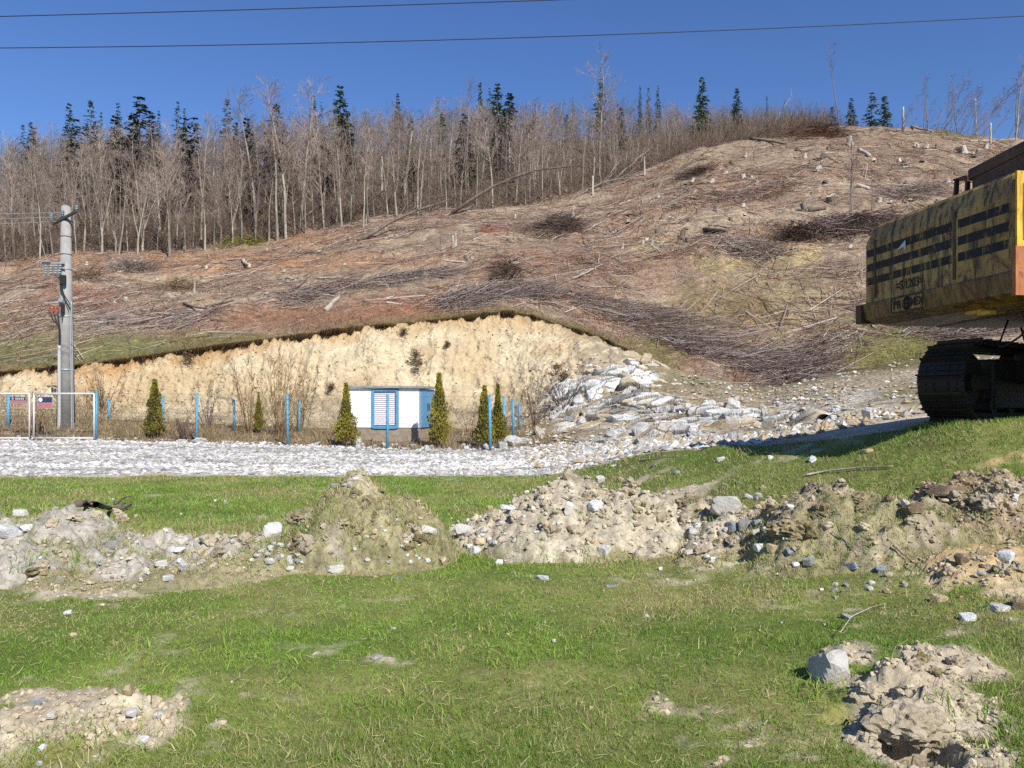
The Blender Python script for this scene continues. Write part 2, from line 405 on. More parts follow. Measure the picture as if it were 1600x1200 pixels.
def bare(x, y):
    """0 = turf, 1 = bare soil"""
    out = np.zeros(x.shape)
    n = .62*fbm(x, y, 1.6, 4, 101)+.55*fbm(x, y, 6, 4, 111)
    for (cx, cy_, rx, ry, s) in _B:
        q = np.sqrt(((x-cx)/rx)**2+((y-cy_)/ry)**2)
        out = np.maximum(out, s*(1.15-q*.85))
    e = np.clip((out+n*.8-.42)*4, 0, 1)
    worn = np.clip((fbm(x, y, .8, 4, 131)+.6*fbm(x, y, 5, 3, 133)-.52)*2.2, 0, .8)
    return np.maximum(e, worn)

# ------------------------------------------------------------------ ground sheets
M_lawn = m_attr('lawn_soil', 14, .45, .7, .02, scale2=1.7, amp2=.22)
M_hill = m_attr('hill_litter', 1.6, .6, 1.0, .2, scale2=7, amp2=.5)
M_gravel = m_attr('gravel', 5, .35, .8, .05, scale2=.6, amp2=.15)
def bank_mat():
    t = NT('bank_earth'); v = t.pos(); c = t.attr('col')
    f = t.noise(v, 1.3, 8, .72); g = t.noise(t.pos((3.2, 3.2, .9)), 1.0, 5, .7); sp = t.vor(v, 4.5)
    c = t.mix(1.0, c, t.ramp(f, [(.28, .74), (.5, 1.0), (.7, 1.16)]), 'MULTIPLY')
    c = t.mix(1.0, c, t.ramp(g, [(.3, .80), (.6, 1.05)]), 'MULTIPLY')
    c = t.mix(t.ramp(sp, [(.05, .15), (.16, 0.0)]), c, tuple(alb(150, 118, 78)))
    t.color(c).rough(.95); t.bump(t.math('ADD', f, t.math('MULTIPLY', sp, .5)), .9, .22); return t.m
M_bank = bank_mat()
def pgrid(name, Yfn0, Yfn1, nu, nv, u0, u1, zfn, mat, colfn, geo=False, smooth=True, disp=None):
    u = np.linspace(u0, u1, nu); px = 800+FPX*u; t = np.linspace(0, 1, nv)[:, None]
    a = Yfn0(px)[None, :]; b = Yfn1(px)[None, :]
    Y = a*(b/a)**t if geo else a+(b-a)*t
    X = u[None, :]*Y; Z = zfn(X, Y)
    if disp is not None: X, Y, Z = disp(X, Y, Z, np.broadcast_to(t, Y.shape), np.broadcast_to(px[None, :], Y.shape))
    V = np.stack([X, Y, Z], -1).reshape(-1, 3)
    i = (np.arange(nv-1)[:, None]*nu+np.arange(nu-1)[None, :]).ravel()
    F = np.stack([i, i+1, i+nu+1, i+nu], 1)
    c = colfn(X, Y, Z).reshape(-1, 3)
    return struct(mk(name, V, F, mat, None, smooth, {'col': c}))
def lerpc(a, b, t): return np.asarray(a)*(1-t[..., None])+np.asarray(b)*t[..., None]
SOIL = alb(200, 184, 156); GRS = alb(108, 126, 52); STRAW = alb(168, 156, 100)
def lawn_col(X, Y, Z):
    b = bare(X, Y); n = fbm(X, Y, .9, 4, 151)
    g = lerpc(GRS, STRAW, np.clip(.30+.75*n, 0, 1))
    s = lerpc(SOIL, alb(214, 200, 170), np.clip(.5+fbm(X, Y, 2.5, 4, 161), 0, 1))
    px, py = pxy(X, np.maximum(Y, .5), Z)
    dp_ = np.clip((base(X, Y)-Z)*6-.4, 0, 1); s = lerpc(s, alb(96, 80, 60), dp_*.85)       # soil darkens with depth: shade of the holes put into the colour
    s = lerpc(s, alb(205, 172, 120), sm(1380, 1480, px)*sm(960, 880, py)*.8)
    return lerpc(g, s, b)
edge = lambda px: at(YG, px)+2.2*sm(1400, 1500, px)+.35*fbm(px, px*0+3, .02, 3, 5)
far_edge = lambda px: at(YF, px)-.3+.35*fbm(px, px*0+9, .03, 3, 6)
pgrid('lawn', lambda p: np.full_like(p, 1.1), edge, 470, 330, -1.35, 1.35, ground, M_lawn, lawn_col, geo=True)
def road_col(X, Y, Z):
    px, py = pxy(X, Y, Z); n = np.clip(.5+.9*fbm(X, Y, .8, 4, 171), 0, 1)
    w = lerpc(alb(198, 195, 190), alb(236, 232, 226), n)
    tan = lerpc(alb(190, 170, 130), alb(225, 212, 185), n)
    k = sm(1000, 1250, px)*.85
    k = np.maximum(k, .75*np.clip(fbm(X*.45, Y, .35, 3, 181)*2.2-.3, 0, 1)); k = np.maximum(k, .9*(1-sm(.1, 1.5, Y-edge(px)+.6*fbm(X, Y, 1.2, 3, 183))))
    return lerpc(w, tan, np.clip(k, 0, 1))
pgrid('gravel_road', edge, far_edge, 420, 90, -1.35, 1.35, base, M_gravel, road_col)
def yard_col(X, Y, Z):
    px, py = pxy(X, Y, Z); n = np.clip(.5+.9*fbm(X, Y, .9, 4, 191), 0, 1)
    c = lerpc(alb(128, 108, 82), alb(172, 150, 112), n)
    c = lerpc(c, lerpc(alb(176, 160, 130), alb(226, 220, 208), n), sm(830, 960, px))
    c = lerpc(c, lerpc(alb(140, 132, 80), alb(170, 152, 112), n), sm(1330, 1420, px)*sm(8, 0, np.abs(Y-29)))
    return c
pgrid('yard_ground', far_edge, lambda p: at(YB, p), 420, 60, -1.35, 1.35, base, M_hill, yard_col)
def bank_col(X, Y, Z):
    px, py = pxy(X, Y, Z); t = np.clip((Y-at(YB, px))/(at(YT, px)-at(YB, px)), 0, 1)
    n = np.clip(.5+.8*fbm(X, Z*1.5+Y, .5, 4, 201), 0, 1); f = np.clip(.5+.9*fbm(X, Z*2, 1.6, 3, 211), 0, 1)
    c = lerpc(alb(212, 187, 145), alb(238, 219, 182), n)
    c = lerpc(c, alb(196, 146, 88), sm(.74, .97, t)*.75*f*sm(700, 400, px))
    c = lerpc(c, alb(206, 160, 104), sm(.80, 1, t)*.5)
    c = lerpc(c, alb(200, 150, 95), np.exp(-((px-140)/70)**2)*.7*f)
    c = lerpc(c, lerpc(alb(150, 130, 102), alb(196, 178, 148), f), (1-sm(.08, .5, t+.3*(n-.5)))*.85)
    r = lerpc(alb(158, 140, 110), alb(206, 190, 160), n)                # rubble and rock to the right of the earth face
    c = lerpc(c, r, sm(860, 960, px+60*(f-.5)))
    g = lerpc(alb(112, 110, 62), alb(158, 142, 98), f)
    c = lerpc(c, g, sm(.45, .8, t)*sm(960, 1030, px)*(.5+.5*sm(1280, 1350, px)))
    return c
def bank_disp(X, Y, Z, t, px):
    w = np.sin(PI*np.clip(t, 0, 1))**.6
    n = .55*fbm(X, Z*.6, .55, 3, 221)+.34*np.abs(fbm(X, Z*.35, 1.7, 3, 231))+.16*fbm(X, Z, 4.2, 3, 241)
    k = sm(1350, 950, px)*.75+.25
    Zc = Z+np.where(px < 960, -.9*np.sin(PI*t)*(1-t)*sm(960, 800, px), 0)      # hollow foot, steeper head
    return X, Y-n*w*k, Zc+.3*n*w*k
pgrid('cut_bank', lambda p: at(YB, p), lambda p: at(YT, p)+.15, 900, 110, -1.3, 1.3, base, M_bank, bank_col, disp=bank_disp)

# hillside with a ragged turf lip that overhangs the cut
def hill_cover(px, py, X, Y):
    n = np.clip(.5+.85*fbm(X, Y, .28, 4, 251), 0, 1); f = np.clip(.5+.9*fbm(X, Y, 1.3, 4, 261), 0, 1); b = np.clip(.5+1.0*fbm(X*.6+Y*.5, Y*1.2, .12, 4, 271), 0, 1)
    c = lerpc(alb(140, 118, 98), alb(190, 167, 140), n)
    c = lerpc(c, alb(152, 114, 90), sm(.48, .78, b)*.6)
    c = lerpc(c, alb(196, 176, 144), sm(.62, .9, f)*.55)
    def patch(cx, cy_, rx, ry, colr, s):
        nonlocal c
        q = ((px-cx)/rx)**2+((py-cy_)/ry)**2
        w = np.clip(s*(1.25-q)+.5*(f-.5)+.4*(n-.5), 0, 1)*(q < 2.2)
        c = lerpc(c, colr, np.clip(w, 0, 1))
    patch(300, 408, 420, 22, alb(182, 140, 104), .8); patch(480, 372, 120, 16, alb(178, 136, 102), .7)
    patch(130, 468, 70, 24, alb(150, 100, 80), .8); patch(470, 497, 260, 24, alb(156, 116, 90), .8); patch(640, 480, 130, 26, alb(160, 118, 92), .8)
    patch(770, 357, 24, 10, alb(150, 84, 66), .8); patch(880, 420, 230, 50, alb(150, 118, 96), .6); patch(160, 492, 180, 14, alb(140, 128, 116), .6)
    patch(120, 548, 260, 30, alb(134, 132, 84), 1.1); patch(330, 528, 130, 12, alb(138, 122, 76), .8); patch(20, 500, 120, 20, alb(150, 138, 98), .6)
    patch(1240, 482, 44, 22, alb(214, 192, 150), .9); patch(1015, 382, 50, 26, alb(192, 166, 126), .8); patch(1250, 396, 34, 22, alb(205, 182, 130), .8); patch(1130, 410, 60, 20, alb(188, 166, 120), .6)
    patch(1215, 470, 130, 90, alb(150, 134, 96), .5); patch(1400, 540, 130, 60, alb(132, 126, 74), .9); patch(1030, 545, 70, 34, alb(126, 116, 70), .8); patch(1120, 480, 80, 40, alb(140, 120, 84), .6)
    patch(365, 376, 62, 12, alb(146, 138, 72), .9); patch(1300, 235, 260, 40, alb(160, 138, 112), .5); patch(1500, 208, 60, 10, alb(110, 112, 66), .7)
    w = (1-sm(0, 2.6, Y-at(YT, px)))*sm(1050, 960, px)*sm(520, 640, px+60*f)+0
    c = lerpc(c, alb(122, 108, 68), np.clip(.9*w+.75*(1-sm(0, 2.2, Y-at(YT, px)))*sm(560, 300, px), 0, 1))
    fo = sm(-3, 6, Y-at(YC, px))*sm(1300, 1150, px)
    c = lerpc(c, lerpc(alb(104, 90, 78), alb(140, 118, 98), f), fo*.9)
    return c
def RAG(px): return .42*fbm(px, px*0, .045, 3, 281)+.34*fbm(px, px*0, .14, 3, 291)+.26*fbm(px, px*0, .37, 2, 293)
def make_hill():
    nu, nv = 760, 300
    u = np.linspace(-1.3, 1.3, nu); px = 800+FPX*u
    yt = at(YT, px); rag = RAG(px)
    lipk = sm(1010, 960, px)
    t = np.linspace(0, 1, nv)[:, None]
    a = (yt-(.32+rag)*lipk)[None, :]; b = (at(YD, px)+300)[None, :]
    Y = a+(b-a)*(t**1.9); X = u[None, :]*Y
    Z = base(X, np.maximum(Y, yt[None, :]+.02)); Z = Z + .05*lipk[None, :]*(1-sm(0, .02, t))
    c = hill_cover(*pxy(X, Y, Z), X, Y)
    # underside of the lip: dark humus, back into the bank
    thick = (.30+.42*fbm(px, px*0+5, .10, 3, 301))*lipk*(.55+.45*sm(250, 520, px))+.08
    Yu = np.stack([yt+.6, yt-.06*lipk, a[0]+.07, a[0]]); Zu = np.stack([Z[0]-thick-.25, Z[0]-thick, Z[0]-thick*.62, Z[0]-.07])
    hum = np.broadcast_to(alb(84, 62, 44), (4, nu, 3)).copy(); hum[3] = alb(96, 82, 50)
    X = np.concatenate([u[None, :]*Yu, X]); Y = np.concatenate([Yu, Y]); Z = np.concatenate([Zu, Z]); c = np.concatenate([hum, c]); nv += 4
    V = np.stack([X, Y, Z], -1).reshape(-1, 3); i = (np.arange(nv-1)[:, None]*nu+np.arange(nu-1)[None, :]).ravel()
    return struct(mk('hillside', V, np.stack([i, i+1, i+nu+1, i+nu], 1), M_hill, None, True, {'col': c.reshape(-1, 3)}))
make_hill()
s = 900.0
struct(mk('ground', np.array([[-s, -s, -.75], [s, -s, -.75], [s, s, -.75], [-s, s, -.75]]), np.array([[0, 1, 2, 3]]), m_speckle('far_turf', tuple(GRS*.8), tuple(STRAW), .6)))
near_back = []
V = np.array([[-60, -60, -.02], [60, -60, -.02], [60, 1.0, -.02], [-60, 1.0, -.02]]); struct(mk('lawn_behind', V, np.array([[0, 1, 2, 3]]), bpy.data.materials['far_turf']))

# ------------------------------------------------------------------ soil heaps
M_heap = m_attr('heap_soil', 16, .42, .9, .03, scale2=4, amp2=.22)
def turf_on(hp, x, y):
    h = hp.h(x, y); n = fbm(x, y, 1.9, 4, 310+hp.seed)+.5*fbm(x, y, 8, 3, 320+hp.seed)
    return np.clip((n*.9+hp.turf*1.5-.62+.75*(1-sm(.0, .16, h)))*3.0, 0, 1)
for hp in HEAPS:
    st = .026
    xs = np.arange(hp.x0, hp.x1, st); ys = np.arange(hp.y0, hp.y1, st); X, Y = np.meshgrid(xs, ys)
    h = hp.h(X, Y); Z = base(X, Y)+h-.012
    tf = turf_on(hp, X, Y)
    n = np.clip(.5+.9*fbm(X, Y, 2.2, 4, 330+hp.seed), 0, 1)
    c = lerpc(alb(*hp.colr)*.82, alb(*hp.colr)*1.1, n)
    damp = np.clip(fbm(X, Y, 1.3, 3, 340+hp.seed)*2-.5, 0, 1)*hp.dark*1.8
    c = lerpc(c, alb(112, 96, 74), np.clip(damp, 0, .8))
    c = lerpc(c, lerpc(alb(124, 120, 72), alb(180, 168, 126), n), tf*.8)
    nx, ny = len(xs), len(ys)
    i = (np.arange(ny-1)[:, None]*nx+np.arange(nx-1)[None, :]).ravel(); F = np.stack([i, i+1, i+nx+1, i+nx], 1)
    keep = (h.ravel()[F] > -.035).any(1); F = F[keep]
    used = np.unique(F); mp = np.zeros(nx*ny, int); mp[used] = np.arange(len(used))
    V = np.stack([X, Y, Z], -1).reshape(-1, 3)[used]
    bx, by = float(np.mean([b[0] for b in hp.b])), float(np.mean([b[1] for b in hp.b])); bz = float(base(np.array([bx]), np.array([by]))[0])
    o = mk(hp.name, V-np.array([bx, by, bz]), mp[F], M_heap, None, True, {'col': c.reshape(-1, 3)[used]}, loc=(bx, by, bz))
    tag(o, hp.label, 'soil heap', 'spoil heaps dug up across the grass')
# ------------------------------------------------------------------ rocks and stones
def ico(sub):
    bm = bmesh.new(); bmesh.ops.create_icosphere(bm, subdivisions=sub, radius=1); bm.verts.index_update()
    V = np.array([v.co[:] for v in bm.verts]); F = np.array([[v.index for v in f.verts] for f in bm.faces]); bm.free(); return V, F
ICO = {k: ico(k) for k in (1, 2, 3, 4)}
def rock_geo(seed, sub=3, planes=14, rough=.05, flat=1.0):
    r = np.random.default_rng(seed); V, F = ICO[sub]
    n = r.normal(size=(planes, 3)); n[:6] = np.array([[1, 0, 0], [-1, 0, 0], [0, 1, 0], [0, -1, 0], [0, 0, 1], [0, 0, -1]])+r.normal(0, .22, (6, 3)); n /= np.linalg.norm(n, axis=1, keepdims=True); d = r.uniform(.70, .90, planes); d[:6] = r.uniform(.48, .72, 6)
    dots = V @ n.T; q = np.where(dots > .05, d[None, :]/np.maximum(dots, .05), 9).min(1); q = np.minimum(q, 1.0)
    W = V*q[:, None]
    W = W*(1+rough*vnoise(V[:, 0]*3+seed, V[:, 1]*3, V[:, 2]*3, seed)[:, None]+rough*.5*vnoise(V[:, 0]*8+seed, V[:, 1]*8, V[:, 2]*8, seed+1)[:, None])
    W[:, 2] *= flat; return W, F
def rock_mat(name, a, b, c, scale=3.0, vein=.3, veincol=(.62, .62, .64), bd=.03):
    t = NT(name); v = t.co('Object'); g = t.pos(); f = t.noise(g, scale, 8, .68, .6)
    cc = t.ramp(f, [(.30, a), (.5, b), (.68, c)])
    w = t.noise(g, scale*3.1, 5, .7, 1.2); cc = t.mix(t.ramp(w, [(.56, 0.0), (.66, vein)]), cc, veincol)
    cc = t.mix(1.0, cc, t.ramp(t.rnd(), [(0, .85), (1, 1.12)]), 'MULTIPLY')
    t.color(cc).rough(.85); t.bump(t.noise(g, scale*5, 6, .7), .7, bd); return t.m
MR = {
 'pale': rock_mat('pale_stone', tuple(alb(186, 178, 162)), tuple(alb(222, 216, 204)), tuple(alb(238, 234, 226)), 5),
 'white': rock_mat('white_stone', tuple(alb(206, 204, 200)), tuple(alb(240, 238, 236)), tuple(alb(250, 249, 247)), 5),
 'grey': rock_mat('grey_stone', tuple(alb(126, 126, 124)), tuple(alb(168, 168, 164)), tuple(alb(196, 195, 190)), 6),
 'blue': rock_mat('blue_grey_stone', tuple(alb(120, 130, 142)), tuple(alb(158, 168, 178)), tuple(alb(196, 202, 206)), 7),
 'tan': rock_mat('tan_stone', tuple(alb(170, 146, 108)), tuple(alb(206, 184, 146)), tuple(alb(224, 206, 172)), 5),
 'brown': rock_mat('brown_stone', tuple(alb(124, 100, 76)), tuple(alb(160, 138, 112)), tuple(alb(182, 164, 140)), 6),
}
SM = {}
def stone_mesh(kind, i, sub):
    k = (kind, i, sub)
    if k not in SM:
        V, F = rock_geo(100+i*7, sub, 13+i % 5, .02); SM[k] = mk('stone', V, F, MR[kind], link=False)
    return SM[k]
STONE_XY = []
def stone(px, py, w, kind='pale', h=.62, label=None, group=None, i=None, rz=None, tilt=None, name='stone', d=None, sub=None, sink=.3):
    x, y, z = hit(px, py, surf); k = y/FPX; sx = w*k/2
    i = random.randrange(8) if i is None else i
    sub = sub or (3 if w >= 20 else 2)
    o = inst(name, stone_mesh(kind, i, sub), (x, y+sx*.3, z+sx*h*(1-2*sink)), (random.uniform(-.25, .25), tilt if tilt is not None else random.uniform(-.25, .25), random.uniform(0, 6.28) if rz is None else rz),
             (sx*1.12, sx*(d or random.uniform(.75, 1.05)), sx*h*1.15))
    STONE_XY.append((x, y, sx*.8))
    tag(o, label, 'stone', group); return o
G1, G2, G3, G4, G5, G6 = ('stones on the left heap', 'stones around the turf covered heap', 'stones on the middle heap', 'stones by the broken clods', 'stones around the wide grassy heap', 'stones by the right edge heap')
L = [
 (425, 842, 36, 'white', 1.05, 'big upright white block at the left foot of the turf covered heap', G2), (668, 834, 28, 'pale', .6, 'white block with a dark hollow on the right flank of the turf covered heap', G2),
 (520, 893, 34, 'pale', .5, 'long white rock in the grass before the turf covered heap', G2), (555, 752, 14, 'white', .6, 'small bright white stone on the very top of the turf covered heap', G2), (520, 762, 16, 'grey', .7, 'grey stone on the left shoulder of the turf covered heap top', G2),
 (690, 880, 20, 'tan', .7, 'tan block at the right foot of the turf covered heap', G2), (620, 905, 22, 'grey', .25, 'flat grey stone in the grass below the turf covered heap', G2),
 (722, 836, 28, 'pale', .85, 'large pale boulder at the left tip of the middle heap', G3), (742, 864, 22, 'white', .7, 'whitish boulder lowest at the left tip of the middle heap', G3), (748, 850, 26, 'tan', .6, 'yellowish boulder between white ones at the tip of the middle heap', G3),
 (780, 882, 15, 'white', .8, 'small white stone alone in the grass left of the middle heap front', G3), (850, 906, 26, 'white', .42, 'flat whitish stone lying alone in the grass below the middle heap', G3), (945, 866, 22, 'white', .8, 'pointed white stone in the grass at the foot of the middle heap', G3),
 (957, 917, 24, 'grey', .2, 'flat grey slab sunk in the grass below the pointed white stone', G3), (932, 796, 28, 'white', .7, 'bright white rock high on the middle heap', G3), (890, 803, 22, 'pale', 1.2, 'steep pale rock with a shadow in the face of the middle heap', G3), (938, 754, 20, 'pale', .8, 'pale stone on the right shoulder of the middle heap top', G3), (885, 748, 14, 'tan', .7, 'small tan stone on the peak of the middle heap', G3), (970, 752, 16, 'tan', .6, 'tan stone behind the right shoulder of the middle heap', G3),
 (1130, 800, 56, 'pale', .75, 'biggest pale rock among the broken clods', G4), (1085, 838, 34, 'pale', .6, 'pale rock leaning in the pit of the broken clods', G4), (1078, 868, 26, 'pale', .5, 'flat pale rock in front of the broken clods', G4), (1146, 828, 24, 'blue', .9, 'blue grey rock below the biggest pale rock', G4), (1166, 829, 26, 'grey', 1.1, 'striped grey rock standing beside the blue grey rock', G4), (1183, 820, 18, 'blue', .8, 'small bluish rock right of the striped grey rock', G4), (1182, 834, 20, 'pale', .6, 'pale pink stone under the small bluish rock', G4),
 (1186, 862, 20, 'white', .9, 'whitish rock left of the tan rock before the grassy heap', G5), (1206, 862, 20, 'tan', .9, 'tan pointed rock before the wide grassy heap', G5), (1233, 867, 20, 'blue', .7, 'round bluish stone before the wide grassy heap', G5), (1265, 884, 24, 'grey', .85, 'grey flat topped boulder in the grass before the wide grassy heap', G5), (1244, 885, 16, 'white', .6, 'white stone left of the grey flat topped boulder', G5), (1235, 796, 18, 'white', .6, 'bright white stone on the left face of the wide grassy heap', G5), (1170, 780, 14, 'white', .8, 'bright round stone on top left of the wide grassy heap', G5),
 (1333, 890, 30, 'blue', .55, 'blue grey stone on the right heap foot, left of its pair', G5), (1377, 895, 28, 'blue', .6, 'pale blue grey pointed stone, right of its pair', G5), (1430, 802, 38, 'brown', .55, 'brown slab stone leaning between the two right heaps', G5), (1416, 790, 18, 'pale', .8, 'small pale pointed stone behind the brown slab', G5), (1390, 786, 18, 'brown', .7, 'small brown stone at the end of the grassy heap', G5),
 (1487, 778, 74, 'brown', .42, 'long flat brown boulder beside the dark clodded heap', G6), (1576, 878, 28, 'white', 1.0, 'upright white stone on the bare soil at the right edge', G6), (1505, 878, 26, 'brown', .7, 'rusty brown stone at the upper left of the bare soil', G6), (1566, 955, 48, 'pale', .35, 'wide pale slab on the ground at the right edge', G6), (1598, 952, 36, 'brown', .8, 'brown block leaning on the wide pale slab', G6), (1515, 970, 36, 'white', .4, 'flat whitish stone in the grass below the bare soil', G6), (1470, 942, 30, 'tan', .6, 'tan stone half sunk in tall grass below the bare soil', G6), (1578, 800, 22, 'tan', .9, 'tan stone on the front of the dark clodded heap', G6),
 (1326, 967, 24, 'grey', .4, 'rounded grey stone in the grass at the right', None), (1337, 948, 0, 'x', 0, '', None),
 (1300, 1062, 92, 'pale', .72, 'largest pale slab rock tilted over at the lower right pit', None), (106, 960, 16, 'white', .7, 'small bright white stone alone in the grass at the left', None),
 (10, 838, 44, 'white', .6, 'white slab at the far left end of the left heap', G1), (40, 830, 30, 'white', .5, 'white slab next to the one at the far left end', G1), (30, 806, 30, 'pale', .6, 'long pale stone on the back of the left heap', G1), (175, 856, 26, 'grey', .7, 'grey stone in the middle of the left heap', G1), (65, 898, 24, 'tan', .6, 'tan stone in the turf before the left heap', G1), (275, 862, 26, 'white', .4, 'whitish stone on the low right part of the left heap', G1), (250, 884, 26, 'pale', .6, 'pale stone at the front foot of the left heap', G1), (283, 890, 20, 'white', .9, 'standing white stone at the front foot of the left heap', G1), (262, 908, 22, 'white', .6, 'lowest white stone at the front foot of the left heap', G1), (313, 865, 20, 'tan', .6, 'tan stone at the right end of the left heap', G1),
 (1270, 722, 18, 'white', .8, 'white block in the grass below the excavator shadow', None), (1204, 717, 14, 'white', .7, 'white stone just under the shadow edge', None), (1128, 720, 16, 'pale', .6, 'pale stone on the grass left of the shadow', None), (1058, 740, 13, 'blue', .7, 'round bluish stone on the grass behind the broken clods', None), (1133, 759, 17, 'grey', .4, 'pale grey flat stone left of the dark flat one', None), (1157, 756, 22, 'grey', .2, 'dark flat stone in the grass behind the biggest pale rock', None), (1022, 729, 14, 'grey', .4, 'grey flat stone near the road end of the grass', None), (1356, 708, 26, 'tan', .3, 'flat tan stone on the grass under the excavator', None), (960, 728, 14, 'white', .2, 'thin white stone on the grass by the gravel road', None),
 (587, 1030, 20, 'grey', .2, 'flat grey patch of stone in the foreground grass', None), (205, 1124, 26, 'white', .5, 'white angular stone on the bare patch at the lower left', None), (198, 1086, 26, 'tan', .8, 'biggest tan stone on the back rim of the bare patch', None), (175, 1086, 22, 'tan', .5, 'low tan stone on the back rim of the bare patch', None), (248, 1124, 18, 'white', .9, 'egg shaped white stone on the right rim of the bare patch', None), (263, 1128, 15, 'tan', .8, 'small tan stone on the right rim of the bare patch', None), (65, 1174, 17, 'white', .7, 'small white stone low on the bare patch', None), (60, 1197, 14, 'white', .8, 'small white stone at the bottom of the bare patch', None), (77, 1120, 16, 'white', .5, 'small white stone at the back of the bare patch', None), (222, 1160, 24, 'white', .4, 'whitish rock set into the bare patch', None), (55, 1100, 34, 'grey', .2, 'flat grey stone at the back of the bare patch', None),
]
for (px, py, w, kd, h, lb, g) in L:
    if w == 0: continue
    stone(px, py, w, kd, h, lb, g or 'loose stones in the grass')
def scatter_stones(n, cx, cy_, rx, ry, lo, hi, kinds, label, group):
    for _ in range(n):
        a = random.uniform(0, 6.28); r = math.sqrt(random.random())
        stone(cx+rx*r*math.cos(a), cy_+ry*r*math.sin(a), lo+(hi-lo)*random.random()**2, random.choice(kinds), random.uniform(.5, .9), label, group)
scatter_stones(24, 440, 872, 42, 22, 9, 20, ['white', 'pale', 'pale', 'grey'], 'pale stone in the pile left of the turf covered heap', G2)
scatter_stones(22, 800, 825, 85, 32, 8, 17, ['pale', 'white', 'tan'], 'small pale stone on the left slope of the middle heap', G3)
scatter_stones(20, 930, 815, 90, 40, 8, 16, ['tan', 'pale', 'tan'], 'small tan stone on the face of the middle heap', G3)
scatter_stones(10, 740, 845, 30, 18, 10, 18, ['pale', 'white', 'grey'], 'pale stone in the cluster at the left tip of the middle heap', G3)
scatter_stones(18, 1110, 835, 60, 45, 8, 17, ['pale', 'tan', 'white'], 'pale stone among the broken clods', G4)
scatter_stones(18, 1220, 800, 55, 45, 7, 14, ['pale', 'grey', 'tan', 'white'], 'small stone on the left side of the wide grassy heap', G5)
scatter_stones(20, 1540, 790, 90, 35, 7, 15, ['tan', 'brown', 'pale'], 'small stone on the dark clodded heap', G6)
scatter_stones(24, 620, 850, 80, 40, 7, 15, ['pale', 'tan', 'white'], 'small stone on the turf covered heap', G2)
scatter_stones(14, 220, 870, 220, 40, 7, 15, ['pale', 'grey', 'white'], 'small stone on the left heap', G1)
scatter_stones(14, 1350, 918, 80, 22, 8, 16, ['tan', 'pale', 'grey'], 'small rounded stone in the grass before the wide grassy heap', G5)
scatter_stones(12, 1540, 900, 100, 45, 8, 16, ['tan', 'pale'], 'small tan stone on the bare soil at the right edge', G6)
scatter_stones(16, 120, 1130, 140, 60, 8, 14, ['white', 'tan', 'pale'], 'small stone pressed into the bare patch', 'stones of the bare patch')
scatter_stones(20, 800, 1000, 750, 120, 6, 11, ['pale', 'white', 'tan'], 'tiny pale stone in the foreground grass', 'tiny stones in the grass')
scatter_stones(24, 760, 790, 700, 32, 6, 11, ['pale', 'white', 'grey'], 'tiny pale stone on the grass behind the heaps', 'tiny stones behind the heaps')

# big angular clods of earth and turf
M_clodbig = m_speckle('clod_earth', tuple(alb(184, 168, 140)), tuple(alb(216, 201, 174)), 9, .9, .03, .95)
M_clodturf = m_speckle('clod_turf', tuple(alb(120, 112, 68)), tuple(alb(176, 160, 122)), 12, 1.0, .04, .95, c2=tuple(alb(204, 188, 156)))
CLM = {}
def clod(px, py, w, h, turf, label, group):
    x, y, z = hit(px, py, surf); k = y/FPX; i = random.randrange(6); key = (i, turf)
    if key not in CLM:
        V, F = rock_geo(400+i*11, 3, 9, .30); CLM[key] = mk('soil_clod', V, F, M_clodturf if turf else M_clodbig, link=False)
    o = inst('soil_clod', CLM[key], (x, y+w*k*.2, z+h*k*.12), (random.uniform(-.5, .5), random.uniform(-.5, .5), random.uniform(0, 6.28)), (w*k*.58, w*k*random.uniform(.35, .55), h*k*.62)); tag(o, label, 'soil clod', group)
for (cx, cy_, rx, ry, n_, tf_, what) in ((555, 800, 60, 40, 10, .8, 'the turf covered heap'), (480, 838, 34, 26, 9, .5, 'the turf covered heap'), (640, 842, 46, 26, 10, .4, 'the turf covered heap'), (890, 800, 90, 40, 8, .0, 'the middle heap'), (980, 790, 60, 34, 10, .3, 'the middle heap'), (1095, 825, 70, 50, 12, .3, 'the broken clods'), (1290, 805, 95, 45, 9, .5, 'the wide grassy heap'), (1395, 815, 60, 25, 4, .4, 'the wide grassy heap'), (1555, 780, 60, 28, 14, .0, 'the dark clodded heap'), (120, 820, 110, 24, 5, .0, 'the left heap'), (90, 885, 80, 22, 5, .3, 'the left heap'), (330, 860, 70, 22, 5, .0, 'the left heap'), (1400, 1100, 80, 40, 6, .0, 'the lower right pit'), (1465, 1045, 60, 20, 6, .3, 'the lower right pit'), (1550, 900, 70, 25, 6, .1, 'the bare soil at the right edge')):
    for _ in range(n_):
        a = random.uniform(0, 6.28); r = math.sqrt(random.random()); w = random.uniform(12, 34)*(1.25 if cy_ > 1000 else 1); clod(cx+rx*r*math.cos(a), cy_+ry*r*math.sin(a), w, w*random.uniform(.4, .8), random.random() < tf_, 'angular clod of earth and turf on '+what, 'clods on '+what)
def sodv(V, sx, sy, sz, sd):
    q = float(int(sd) % 97); Q = V*np.array([sx, sy, sz])/.15; N = lambda k, sd2: vnoise(Q[:, 0]*k+q, Q[:, 1]*k-q, Q[:, 2]*k+q*.5, sd2)
    r = .74+.34*np.abs(N(1.7, 5))+.22*np.abs(N(3.9, 6))+.10*N(8.5, 7)+.05*N(17, 8)
    return V*r[:, None]*np.array([sx, sy, sz])
